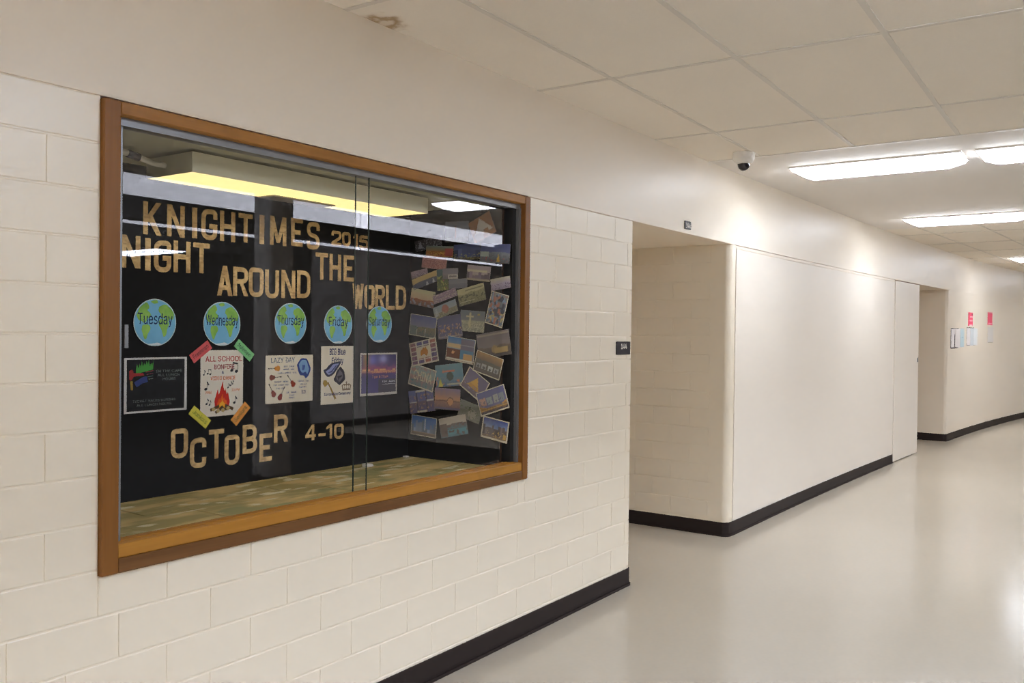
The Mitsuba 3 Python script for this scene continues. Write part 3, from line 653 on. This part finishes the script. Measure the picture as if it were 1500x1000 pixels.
for (x, y, w_, n_, sd) in ((-.004, .051, .060, 2, 1), (-.004, .038, .062, 2, 2), (-.012, .023, .106, 3, 3), (-.046, -.015, .078, 2, 4), (-.046, -.029, .084, 3, 5), (-.052, -.044, .042, 2, 6), (.012, -.064, .058, 2, 7), (.016, -.076, .034, 1, 8), (.016, -.088, .036, 1, 9), (.080, -.016, .066, 2, 10), (.080, -.030, .042, 2, 11), (.080, -.043, .052, 1, 12)):
    put('fine_print', greek(w_, .0072, n_, sd), ink(92, 100, 138), x, y, 1)
put('lettering', text('$25', .013, D, True, width=.024), ink(60, 62, 110), .080, -.068, 1)
put('figure', blob([(.040, .060), (.062, .090), (.098, .088), (.112, .060), (.122, .040), (.106, .008), (.090, -.004), (.082, .012), (.058, .012), (.048, .030)], .012), ink(62, 78, 138), 0, 0, 2, 'dark blue outline of the figure')
put('figure', blob([(.050, .062), (.066, .082), (.096, .080), (.102, .056), (.112, .040), (.098, .014), (.092, .030), (.070, .022), (.058, .036)], .010), ink(128, 164, 200), 0, 0, 3, 'pale blue figure')
put('figure', blob([(.072, .060), (.088, .058), (.082, .036), (.068, .034)], .006), ink(70, 96, 160), 0, 0, 4)

k, put = poster('poster', 'tall cream BIG Blue Friday poster with a knight helmet', 2.900, 1.268, .205, .269, ink(226, 217, 195))
put('lettering', text('BIG Blue', .029, D, True, width=.100), ink(44, 42, 92), .000, .094, 1, 'navy BIG Blue')
put('lettering', text('Friday', .028, D, True, width=.074), ink(44, 42, 92), .000, .053, 1, 'navy Friday')
put('lettering', text('Coronation Ceremony', .013, D, True, width=.168), ink(44, 42, 92), .002, -.094, 3, 'navy Coronation Ceremony')
put('helmet_plume', blob([(-.088, .026), (-.070, .030), (-.052, .050), (-.020, .060), (.024, .062), (.010, .040), (-.008, .020), (-.030, .000), (-.060, -.010), (-.080, .006)], .012), ink(40, 42, 66), 0, 0, 2, 'dark plume outline')
put('helmet_plume', blob([(-.076, .018), (-.050, .030), (-.030, .050), (.012, .055), (-.010, .036), (-.030, .012), (-.056, .000)], .010), ink(138, 146, 186), 0, 0, 3, 'pale blue plume')
put('helmet_plume', blob([(-.06, .012), (-.036, .022), (-.016, .042), (.0, .048), (-.02, .03), (-.036, .012)], .004), ink(60, 64, 108), 0, 0, 4)
put('helmet', blob([(.018, .040), (.042, .018), (.048, -.008), (.050, -.022), (.014, -.050), (-.026, -.022), (-.014, -.004), (-.004, .020)], .008), ink(42, 40, 48), 0, 0, 2, 'dark helmet')
put('helmet', blob([(.014, .024), (.032, .008), (.034, -.014), (.012, -.034), (-.010, -.016), (.0, .004)], .006), ink(104, 98, 104), 0, 0, 3, 'grey helmet face')
put('helmet', poly([(-.002, -.006), (.028, -.002), (.026, -.008), (.012, -.014), (.006, -.028), (.002, -.014)]), ink(30, 28, 34), 0, 0, 4)
put('sceptre', rot2(poly([(-.006, -.04), (.006, -.04), (.0035, .055), (-.0035, .055)]), .55), ink(150, 122, 50), -.032, -.078, 2)
put('sceptre', rot2(blob([(-.012, -.014), (.012, -.014), (.014, .008), (0, .018), (-.014, .008)], .005), .55), ink(168, 138, 58), -.076, -.036, 3, 'gold sceptre head')
cr = [(-.026, -.016), (.026, -.016), (.030, .008), (.016, .016), (.004, .012), (.003, .026), (-.003, .026), (-.004, .012), (-.016, .016), (-.030, .008)]
crown = Polygon(cr).difference(unary_union([affinity.scale(Point(x, 0).buffer(1, 8), .0055, .009) for x in (-.018, -.006, .006, .018)]))
put('crown', prism(crown, 0, D), ink(132, 112, 84), .058, -.058, 2, 'brown outlined crown')

def grid_mesh(w, h, nx, ny, fn, z=0.0):
    u, v = np.meshgrid(np.linspace(0, 1, nx), np.linspace(0, 1, ny))
    vert = np.stack([(u.ravel() - .5) * w, (v.ravel() - .5) * h, np.full(u.size, z)], 1)
    i = (np.arange(ny - 1)[:, None] * nx + np.arange(nx - 1)).ravel()
    f = np.vstack([np.stack([i, i + 1, i + nx + 1], 1), np.stack([i, i + nx + 1, i + nx], 1)])
    col = np.clip(fn(u, v, w / h), 0, 1) ** 1.6
    return trimesh.Trimesh(vert, f, process=False), col.reshape(-1, 3)
def vn(u, v, s, seed): return meshkit.noise(np.stack([u * s, v * s, np.full(u.shape, seed * 3.7)], -1), seed)
def C(*c): return np.array(c, float) / 255
def blend(a, b, t): t = np.clip(t, 0, 1)[..., None]; return a * (1 - t) + b * t
def night_art(u, v, asp):
    c = blend(C(58, 52, 96), C(40, 34, 74), v)
    c = blend(c, C(92, 92, 170), np.exp(-((u - .25) ** 2 + (v - .85) ** 2) * 24)); c = blend(c, C(150, 150, 200), .8 * np.exp(-((u - .62) ** 2 + (v - .88) ** 2) * 60))
    c = blend(c, C(120, 84, 40), np.exp(-((u - .13) ** 2 * 90)) * (v > .62) * .9)
    c = blend(c, C(150, 56, 84), np.exp(-(v - .62) ** 2 * 60) * vn(u, v, 14, 5) * 1.2)
    c = blend(c, C(212, 150, 84), np.exp(-(v - .60) ** 2 * 1600) * (vn(u, v * 0, 26, 9) > .45))
    c = blend(c, C(190, 120, 84), np.exp(-(v - .56) ** 2 * 900) * .7)
    return blend(c, C(52, 50, 52), ((u > .48) & (v < .36)) * .85)
def plaster_print(k, m, col, base, ang, u_=UY, v_=UZ, name='picture'):
    return part(k, name, onto(rot2(m, ang), base, u_, v_), 'print', color=col)
k, put = poster('poster', 'dark purple night lights poster behind the glass overlap', 3.178, 1.263, .260, .208, ink(196, 190, 180), .0012)
m, col = grid_mesh(.244, .188, 72, 56, night_art); m.apply_translation((0, .002, .0008))
plaster_print(k, m, col, (XB + .0012, 3.178, 1.263), 0)
put('lettering', text('Homecoming Dance', .011, D, True, width=.17), ink(214, 150, 110), .030, .006, 3)
put('lettering', text('7 p.m. to 11 p.m.', .012, D, True, width=.115), ink(206, 140, 120), .010, -.018, 3)
put('fine_print', greek(.092, .010, 2, 21), ink(196, 196, 200), .070, -.042, 3)
put('fine_print', poly([(.02, -.052), (.118, -.052), (.118, -.050), (.02, -.050)]), ink(190, 190, 190), 0, 0, 3)

# ------------------------------------------------------------------ postcards on the right-hand panel
def art(sky0, sky1, hor, land0, land1, feats=(), seed=0):
    def fn(u, v, asp):
        n1 = vn(u * asp, v, 7, seed + 1); n2 = vn(u * asp, v, 18, seed + 2)
        line = hor + .12 * (vn(u, v * 0, 4, seed) - .5)
        c = blend(C(*sky1), C(*sky0), (v - hor) / (1 - hor) + .3 * (n1 - .5))
        g = blend(C(*land0), C(*land1), np.clip(v / max(hor, .01), 0, 1) + .9 * (n2 - .5))
        c = blend(c, g, (v < line) * 1.0)
        for f in feats:
            t = f[0]
            if t == 'disc': c = blend(c, C(*f[4]), (((u - f[1]) * asp) ** 2 + (v - f[2]) ** 2 < f[3] ** 2) * 1.0)
            if t == 'rect': c = blend(c, C(*f[5]), ((u > f[1]) & (u < f[2]) & (v > f[3]) & (v < f[4])) * 1.0)
            if t == 'tri': c = blend(c, C(*f[5]), ((v > f[3]) & (v < f[4]) & (abs(u - f[1]) < f[2] * (f[4] - v) / (f[4] - f[3]))) * 1.0)
            if t == 'speck': c = blend(c, C(*f[4]), (vn(u * asp, v, f[1], seed + 9) > f[2]) * (v < f[3]) * 1.0)
            if t == 'dark': c = c * (1 - f[1] * (v < f[2]))[..., None]
            if t == 'towers':
                k_ = np.floor(u * f[1]); hgt = f[2] + f[3] * np.modf(np.abs(np.sin(k_ * 12.9 + seed) * 437.5))[0]
                c = blend(c, C(*f[4]) * (.7 + .5 * np.modf(np.abs(np.sin(k_ * 7.1) * 91.7))[0])[..., None], ((v < hgt) & (v > .12)) * 1.0)
            if t == 'grid':
                a, b = np.modf(u * f[1])[0], np.modf(v * f[2])[0]; iu, iv = np.floor(u * f[1]), np.floor(v * f[2])
                hsh = np.modf(np.abs(np.sin(iu * 12.3 + iv * 78.2 + seed) * 4375.5))[0]
                tone = blend(C(*f[3]), C(*f[4]), hsh) * (.75 + .4 * n2)[..., None]
                edge = (a < f[5]) | (a > 1 - f[5]) | (b < f[5]) | (b > 1 - f[5])
                keep = 1.0 if len(f) < 7 else ((np.abs(u - .5) > f[6]) | (np.abs(v - .5) > f[6])) * 1.0
                c = blend(c, np.where(edge[..., None], C(208, 198, 176), tone), keep * np.ones_like(u))
        return c
    return fn
BLUE, DUSK, PALE = (70, 96, 150), (96, 84, 120), (176, 176, 172)
CARDS = [
 ('blue_tower', 'grey-blue postcard of a tower high on the side panel', -.334, 1.969, .149, .101, -.025, 0, art((96, 100, 112), (128, 130, 138), .2, (80, 76, 76), (100, 98, 96), [('rect', .42, .48, .2, .8, (120, 90, 84))], 1)),
 ('cottage', 'tilted postcard of a white gabled house with brown roof, topmost of all', -.177, 1.98, .139, .112, .406, 0, art((132, 84, 52), (120, 76, 48), .3, (150, 96, 60), (120, 88, 66), [('tri', .5, .42, .25, .95, (176, 164, 148)), ('rect', .1, .45, .0, .34, (150, 140, 140)), ('rect', .52, .72, .1, .4, (136, 92, 60))], 2)),
 ('winter', 'dark postcard with snowy white shapes under the blue tower card', -.516, 1.918, .175, .056, .131, 0, art((48, 44, 48), (58, 54, 58), .4, (40, 38, 42), (60, 58, 62), [('speck', 22, .68, .9, (150, 150, 158)), ('tri', .2, .1, .2, .9, (120, 120, 128))], 3)),
 ('redhall', 'postcard with a red and orange hall over a crowd', -.441, 1.876, .178, .055, -.066, 0, art((92, 106, 100), (120, 92, 62), .55, (150, 60, 48), (130, 84, 44), [('speck', 26, .6, .45, (196, 150, 66)), ('rect', .7, .98, .1, .8, (140, 62, 60))], 4)),
 ('castle', 'dark blue postcard of a castle hill under the gabled house card', -.267, 1.867, .162, .078, .016, 0, art((50, 58, 96), (70, 78, 116), .5, (64, 56, 44), (52, 52, 60), [('towers', 6, .5, .3, (70, 76, 110)), ('speck', 20, .68, .4, (150, 140, 70))], 5)),
 ('village', 'blue postcard of a village street at the upper right end', -.096, 1.852, .177, .092, -.074, 0, art((58, 66, 112), (76, 82, 122), .55, (70, 70, 74), (104, 112, 120), [('rect', .02, .3, .3, .58, (150, 160, 150)), ('tri', .62, .06, .05, .5, (190, 150, 60)), ('speck', 18, .7, .3, (140, 60, 60))], 6)),
 ('redtext', 'postcard with blurred red lettering below the red hall card', -.477, 1.819, .163, .058, -.131, 0, art((150, 96, 92), (140, 84, 80), .3, (132, 78, 72), (150, 90, 84), [('speck', 20, .55, 1, (176, 120, 108))], 7)),
 ('cherry', 'narrow postcard of purple blossom at the left end', -.574, 1.77, .112, .035, .169, 0, art((150, 128, 134), (112, 88, 104), .4, (84, 66, 72), (110, 88, 100), [('speck', 20, .6, 1, (170, 150, 160))], 8)),
 ('yellowbanner', 'postcard with a yellow banner across its top', -.533, 1.735, .174, .056, .272, 0, art((186, 158, 98), (178, 150, 92), .5, (62, 66, 80), (84, 84, 92), [('tri', .55, .06, .0, .4, (176, 176, 180)), ('tri', .8, .06, .0, .45, (176, 176, 180))], 9)),
 ('garden', 'upright postcard of a green flower garden', -.419, 1.734, .073, .107, .048, 0, art((74, 92, 92), (60, 78, 76), .6, (84, 92, 50), (66, 76, 48), [('speck', 16, .62, .7, (150, 150, 70)), ('speck', 13, .74, .6, (140, 70, 80))], 10)),
 ('caption', 'postcard with a small white caption box', -.369, 1.763, .098, .053, 0.0, 0, art((112, 108, 120), (120, 112, 116), .4, (96, 90, 92), (110, 104, 104), [('rect', .35, .98, .02, .42, (178, 172, 160)), ('rect', .42, .9, .14, .3, (104, 100, 98))], 11)),
 ('domes', 'pale postcard of domed buildings with a cream caption band', -.193, 1.76, .143, .073, -.106, 0, art((150, 134, 140), (164, 148, 142), .4, (150, 138, 112), (138, 124, 112), [('towers', 8, .3, .3, (112, 96, 108)), ('rect', .0, .85, .56, .72, (190, 178, 146))], 12)),
 ('lavender', 'lavender field postcard with a cream edge at the right end', -.064, 1.708, .117, .057, .133, 0, art((176, 170, 146), (150, 140, 150), .55, (120, 108, 124), (150, 140, 158), [('speck', 12, .62, .5, (96, 84, 100))], 13)),
 ('lake', 'grey lake postcard under the caption box card', -.322, 1.713, .116, .047, .032, 0, art((104, 108, 116), (112, 112, 116), .5, (86, 88, 96), (100, 100, 108), [], 14)),
 ('desert', 'sunset desert postcard with a pale top band', -.55, 1.645, .161, .083, -.165, 0, art((188, 182, 142), (178, 150, 116), .42, (84, 66, 62), (146, 82, 56), [('rect', 0, 1, .78, 1, (182, 174, 132)), ('disc', .95, .86, .05, (50, 46, 44)), ('speck', 9, .66, .35, (120, 124, 140))], 15)),
 ('orchid', 'narrow slanting purple orchid postcard', -.404, 1.653, .154, .043, .288, 0, art((134, 110, 126), (122, 98, 116), .5, (112, 88, 110), (136, 118, 118), [('speck', 14, .62, 1, (176, 160, 150)), ('speck', 10, .74, 1, (84, 60, 110))], 16)),
 ('olivebanner', 'olive postcard of a valley with a pale banner top', -.236, 1.657, .167, .083, .21, 0, art((176, 168, 122), (168, 160, 116), .66, (108, 106, 74), (132, 128, 88), [('speck', 14, .6, .6, (76, 76, 56)), ('rect', .30, .95, .8, .86, (116, 112, 84)), ('rect', .05, .6, .16, .19, (170, 164, 128))], 17)),
 ('reddome', 'postcard of a red domed church', -.398, 1.586, .152, .062, .311, 0, art((112, 124, 132), (134, 140, 140), .45, (96, 98, 78), (120, 112, 88), [('disc', .5, .55, .36, (142, 86, 72)), ('tri', .12, .1, .2, .9, (150, 156, 160)), ('speck', 14, .66, .4, (150, 140, 108))], 18)),
 ('statue', 'postcard of a white statue with outstretched arms over rocks', -.232, 1.528, .151, .103, -.06, 0, art((84, 92, 98), (100, 100, 98), .52, (112, 112, 92), (140, 138, 112), [('speck', 22, .52, .5, (168, 162, 132)), ('rect', .36, .44, .2, .9, (176, 164, 120)), ('rect', .24, .56, .70, .77, (176, 164, 120)), ('rect', .7, .8, .78, .86, (150, 128, 56))], 19)),
 ('sphinx', 'large grey postcard of a stone lion at dusk at the right end', -.1, 1.418, .196, .12, .158, 0, art((92, 84, 84), (104, 94, 90), .42, (64, 58, 56), (92, 80, 66), [('disc', .52, .3, .16, (134, 110, 74)), ('rect', .5, .9, .14, .34, (150, 124, 80)), ('rect', .0, 1, .86, .93, (134, 122, 106))], 20)),
 ('market', 'upright white-bordered postcard crowded with colourful boats and lettering', -.081, 1.585, .106, .159, -.252, .004, art((110, 112, 108), (92, 98, 104), .5, (84, 96, 110), (74, 84, 104), [('speck', 12, .55, 1, (150, 92, 76)), ('speck', 15, .66, 1, (104, 124, 150)), ('speck', 19, .72, .5, (176, 160, 90)), ('speck', 9, .72, 1, (58, 58, 66))], 21)),
 ('nightcity', 'violet night postcard of a lit riverside city', -.371, 1.5, .155, .111, .122, 0, art((66, 64, 86), (80, 78, 110), .45, (84, 82, 108), (74, 72, 92), [('speck', 15, .64, .6, (160, 112, 72)), ('speck', 21, .74, .6, (190, 150, 130)), ('rect', 0, 1, .04, .10, (156, 140, 120))], 22)),
 ('london', 'postcard of an old city in four pictures at the left end', -.542, 1.502, .177, .109, -.124, .003, art((70, 74, 122), (106, 104, 126), .46, (80, 82, 78), (120, 102, 72), [('rect', 0, .26, 0, .45, (90, 100, 96)), ('rect', .27, .29, 0, .42, (176, 168, 148)), ('rect', .6, .62, 0, .42, (176, 168, 148)), ('speck', 20, .62, .42, (64, 84, 76)), ('rect', .30, .60, .42, .44, (176, 168, 148))], 23)),
 ('australia', 'cream postcard with an orange Australia map framed by small pictures', -.533, 1.371, .181, .121, .2, .004, art((204, 192, 162), (204, 192, 162), .5, (204, 192, 162), (200, 188, 158), [('grid', 4, 5, (70, 66, 110), (176, 96, 70), .10, .27)], 24)),
 ('beaches', 'white-edged postcard of four beach pictures', -.301, 1.387, .177, .121, -.122, .003, art((60, 104, 160), (120, 140, 160), .5, (110, 70, 44), (96, 60, 40), [('rect', 0, .5, .52, .72, (196, 166, 112)), ('rect', .5, 1, .5, 1, (100, 92, 106)), ('rect', .5, 1, .68, .74, (142, 134, 142)), ('rect', .5, 1, .1, .5, (70, 110, 140)), ('rect', .62, .95, .1, .36, (186, 140, 78)), ('rect', 0, .5, .1, .5, (92, 50, 30)), ('disc', .24, .34, .07, (226, 156, 90)), ('rect', 0, 1, 0, .1, (206, 200, 176)), ('rect', .49, .51, 0, 1, (196, 188, 168)), ('rect', 0, 1, .49, .51, (196, 188, 168))], 25)),
 ('flags', 'bright turquoise postcard with orange and yellow shapes', -.371, 1.26, .176, .111, .116, 0, art((96, 132, 140), (84, 124, 140), .4, (72, 92, 126), (100, 128, 132), [('speck', 9, .66, 1, (190, 112, 84)), ('tri', .16, .1, .0, .4, (196, 186, 74)), ('disc', .52, .45, .2, (66, 76, 66)), ('rect', .3, .7, .64, .74, (194, 112, 84)), ('rect', .4, 1, .05, .14, (170, 170, 140))], 26)),
 ('china', 'teal postcard with white capitals CHINA', -.545, 1.242, .17, .113, -.219, .005, art((132, 148, 142), (116, 140, 136), .45, (96, 122, 124), (140, 110, 104), [('speck', 12, .66, 1, (156, 116, 108)), ('speck', 9, .74, .4, (66, 110, 116))], 27)),
 ('arches', 'dark postcard with four pale arches in a row', -.129, 1.318, .165, .105, -.265, .004, art((150, 112, 66), (110, 88, 66), .62, (84, 76, 70), (88, 84, 70), [('rect', .06, .22, .2, .42, (140, 136, 130)), ('rect', .28, .46, .2, .46, (150, 148, 142)), ('rect', .52, .70, .2, .48, (176, 176, 168)), ('rect', .76, .93, .2, .46, (144, 142, 136)), ('disc', .14, .27, .07, (80, 76, 72)), ('disc', .37, .28, .08, (86, 82, 78)), ('disc', .61, .28, .07, (80, 84, 80)), ('disc', .84, .30, .08, (92, 92, 90))], 28)),
 ('towers', 'postcard of several night tower pictures with white captions', -.548, 1.122, .166, .116, .159, 0, art((76, 84, 132), (86, 84, 124), .5, (70, 66, 108), (96, 76, 84), [('rect', .30, .34, 0, 1, (60, 54, 70)), ('rect', .68, .72, 0, 1, (60, 54, 70)), ('rect', .0, .3, .46, .5, (184, 178, 168)), ('rect', .3, .68, .9, 1, (190, 182, 160)), ('rect', .3, .7, .0, .1, (186, 178, 152)), ('speck', 16, .66, .8, (150, 110, 84)), ('rect', .7, 1, .48, .52, (184, 180, 176))], 29)),
 ('bridge', 'sunset postcard of an arched bridge over still water', -.379, 1.141, .164, .106, -.012, 0, art((124, 104, 128), (186, 130, 84), .42, (104, 80, 84), (150, 104, 80), [('rect', 0, 1, .40, .44, (96, 72, 60)), ('disc', .62, .4, .2, (110, 76, 60)), ('disc', .62, .38, .17, (190, 132, 84)), ('rect', .0, 1, .0, .08, (92, 84, 110))], 30)),
 ('temple', 'steeply tilted bordered postcard of a golden temple', -.21, 1.222, .147, .113, -.561, .005, art((92, 84, 110), (104, 92, 110), .35, (96, 82, 96), (110, 92, 88), [('tri', .5, .3, .25, .85, (196, 146, 56)), ('rect', .3, .7, .25, .42, (182, 128, 52)), ('speck', 12, .66, .4, (130, 112, 140))], 31)),
 ('koala', 'grey-green postcard of a sleeping animal among leaves', -.24, 1.088, .138, .087, -.257, 0, art((104, 108, 96), (108, 108, 96), .5, (112, 108, 98), (96, 98, 84), [('disc', .62, .4, .3, (140, 134, 120)), ('rect', .45, .5, .55, .75, (44, 42, 38)), ('speck', 14, .68, 1, (84, 92, 70))], 32)),
 ('letters', 'white-bordered postcard of giant block letters above a city', -.101, 1.149, .177, .116, .318, .005, art((84, 84, 128), (100, 98, 130), .30, (50, 48, 60), (176, 128, 66), [('rect', .04, .26, .34, .74, (172, 128, 108)), ('rect', .30, .50, .34, .70, (130, 140, 140)), ('rect', .54, .72, .34, .72, (146, 150, 144)), ('rect', .76, .94, .34, .72, (120, 128, 132)), ('speck', 16, .66, .72, (92, 92, 104)), ('rect', 0, 1, .12, .18, (190, 140, 70))], 33)),
 ('skyline', 'blue postcard of a tall riverside skyline at bottom left', -.53, .995, .168, .102, -.062, .003, art((58, 92, 160), (84, 112, 160), .25, (110, 92, 80), (100, 92, 84), [('towers', 12, .3, .5, (120, 136, 160)), ('rect', .52, .58, .26, .9, (170, 180, 190)), ('rect', 0, 1, .12, .16, (150, 120, 90))], 34)),
 ('coast', 'postcard of a turquoise bay under brown cliffs', -.34, 1.009, .174, .098, .208, 0, art((188, 178, 162), (196, 186, 170), .62, (70, 128, 144), (96, 78, 72), [('rect', .0, .28, 0, .7, (96, 82, 74)), ('rect', .28, 1, .10, .34, (80, 138, 152)), ('speck', 8, .7, .3, (84, 72, 64))], 35)),
 ('citynight', 'white-bordered postcard of a city at dusk, lowest at right', -.082, 1.012, .158, .104, -.143, .007, art((52, 62, 120), (110, 128, 160), .5, (110, 90, 72), (88, 78, 80), [('towers', 11, .3, .4, (96, 86, 84)), ('speck', 18, .68, .4, (190, 150, 84)), ('rect', .86, .98, .05, .3, (180, 140, 70))], 36)),
]
UX = np.array([1.0, 0, 0])
for i, (nm, lab, x, z, w, h, a_, bd, fn) in enumerate(CARDS):
    k = thing('postcard', lab, 'postcard', 'postcards pinned on the right-hand panel')
    lift = .0008 + .0009 * (i % 6) + (.003 if bd else 0)
    base = (x, YR - lift, z)
    pw, ph = w - .001, h - .001
    part(k, 'paper', onto(rot2(prism(sbox(-w / 2, -h / 2, w / 2, h / 2), 0, .0005), a_), base, UX, UZ), ink(212, 204, 184) if bd else ink(150, 144, 136))
    m, col = grid_mesh(w - 2 * bd - .001, h - 2 * bd - .001, 40, 28, fn); m.apply_translation((0, bd * .25, .0007))
    plaster_print(k, m, col, base, a_, UX, UZ)
    if nm == 'china':
        t = text('CHINA', .046, D, True, width=.125); t.apply_translation((.004, -.018, .0008))
        part(k, 'lettering', onto(rot2(t, a_), base, UX, UZ), ink(206, 198, 170), label='white CHINA')
    if nm == 'australia':
        au = [(-.62, .05), (-.5, .35), (-.2, .55), (-.05, .8), (.12, .72), (.2, .5), (.34, .86), (.48, .5), (.68, .2), (.62, -.25), (.4, -.55), (.2, -.5), (.05, -.2), (-.2, -.25), (-.5, -.4), (-.62, -.3)]
        pl = blob([(px * .040, py * .034) for px, py in au], .002); pl.apply_translation((.002, -.002, .0009))
        part(k, 'map', onto(rot2(pl, a_), base, UX, UZ), ink(196, 132, 48), label='orange map')

# ------------------------------------------------------------------ signs, security camera, notices
def wall_sign(name, label, s, z, w, h, txt, th, off=.0, dz=0.0):
    k = thing(name, label, 'sign')
    p = P(s, off); tt = tan(s)
    o = (p[0], p[1], z)
    rr = sbox(-w / 2 + .006, -h / 2 + .006, w / 2 - .006, h / 2 - .006).buffer(.006, 4)
    part(k, 'plate', onto(prism(rr, 0, .005), o, tt, UZ), ink(38, 30, 30))
    t = text(txt, th, .0008, True, width=w * .42 if name == 'room_sign' else w * .72); t.apply_translation((w * .03, dz - th / 2, .005))
    part(k, 'number', onto(t, o, tt, UZ), ink(215, 208, 196), label='pale number ' + txt)
wall_sign('room_sign', 'small black room sign 144 on the brick wall by the recess', 4.519, 1.392, .167, .075, '144', .030, .0, .010)
wall_sign('header_sign', 'tiny black number plate 144 above the doorway recess', 5.385, 2.188, .098, .053, '144', .036, .0035)

sc_ = thing('security_camera', 'white dome security camera on the ceiling beside the nearest lamp', 'security camera')
cx, cy = .315, 5.56
def at(m, x, y, z): m = m.copy(); m.apply_translation((x, y, z)); return m
part(sc_, 'housing', at(lathe([(0, 0), (.070, 0), (.070, -.028), (.066, -.046), (.052, -.066), (.040, -.073), (.0, -.073)]), cx, cy, ZC - .001), 'white_plastic', 35, label='off-white rounded housing')
part(sc_, 'dome', at(lathe([(.0395, -.071)] + [(.039 * math.cos(t), -.074 - .042 * math.sin(t)) for t in np.linspace(0, math.pi / 2, 9)]), cx, cy, ZC - .001), mat('dome_black', {'type': 'twosided', 'bsdf': {'type': 'principled', 'base_color': rgb(.012, .010, .012), 'roughness': .12, 'specular': .6}}), 40, label='black smoked dome')

def notice(label, s0, s1, z0, z1, col, extra=None, name='notice'):
    k = thing(name, label, 'notice', 'notices taped to the far wall')
    sm = (s0 + s1) / 2; p = P(sm, .002); o = (p[0], p[1], (z0 + z1) / 2); tt = tan(sm); w, h = s1 - s0, z1 - z0
    part(k, 'sheet', onto(prism(sbox(-w / 2, -h / 2, w / 2, h / 2), 0, .001), o, tt, UZ), col)
    for (pn, x0, x1, y0, y1, c_) in (extra or []):
        part(k, pn, onto(prism(sbox((x0 - .5) * w, (y0 - .5) * h, (x1 - .5) * w, (y1 - .5) * h), .001, .0016), o, tt, UZ), c_)
PK, WH, BK = ink(232, 88, 112), ink(224, 216, 210), ink(60, 50, 52)
notice('pink sign with pale bands, left of the two pink signs', 14.915, 15.21, 1.645, 1.85, PK, [('pale_band', .35, .95, .62, .72, ink(246, 160, 170)), ('pale_band', .3, .95, .34, .44, ink(246, 160, 170)), ('pale_band', .2, .9, .0, .1, ink(246, 190, 195)), ('dark_mark', .05, .2, .78, .95, ink(170, 70, 90)), ('dark_mark', .75, .95, .78, .95, ink(170, 70, 90))])
notice('plain pink sign, right of the two pink signs', 16.16, 16.47, 1.675, 1.88, PK, [('pale_band', .1, .9, .06, .16, ink(246, 150, 165)), ('dark_mark', .05, .95, .88, .96, ink(220, 110, 130))])
notice('white sheet with black edge, leftmost of the notices by the corner', 13.85, 14.11, 1.305, 1.60, WH, [('black_edge', 0, .1, 0, 1, BK), ('black_edge', .1, 1, .0, .06, BK), ('black_edge', .1, 1, .97, 1, BK), ('black_edge', .88, 1, .06, .70, BK)])
notice('white sheet with dark foot, second notice from the corner', 14.13, 14.41, 1.310, 1.60, WH, [('black_edge', 0, .62, .0, .05, BK), ('black_edge', 0, .8, .97, 1, BK)])
notice('pale blue sheet among the white notices', 14.43, 14.68, 1.325, 1.60, ink(188, 203, 204), [('dark_mark', .3, .8, .5, .53, ink(140, 172, 180))])
notice('white sheet with black top edge under the left pink sign', 14.83, 15.06, 1.343, 1.62, WH, [('black_edge', 0, .05, 0, 1, BK), ('black_edge', .05, 1, .97, 1, BK), ('black_edge', .2, 1, 0, .02, BK)])
notice('greyish sheet right of the white one under the left pink sign', 15.07, 15.28, 1.343, 1.62, ink(206, 208, 206), [('black_edge', 0, 1, .97, 1, BK)])
notice('blank white sheet, right end of the row under the left pink sign', 15.29, 15.52, 1.348, 1.61, ink(220, 220, 216), [('dark_mark', 0, .4, .0, .02, BK)])
notice('faint cream sheet under the right pink sign', 16.18, 16.55, 1.382, 1.64, ink(216, 208, 198), [('tan_foot', .05, .95, 0, .05, ink(196, 184, 160))])
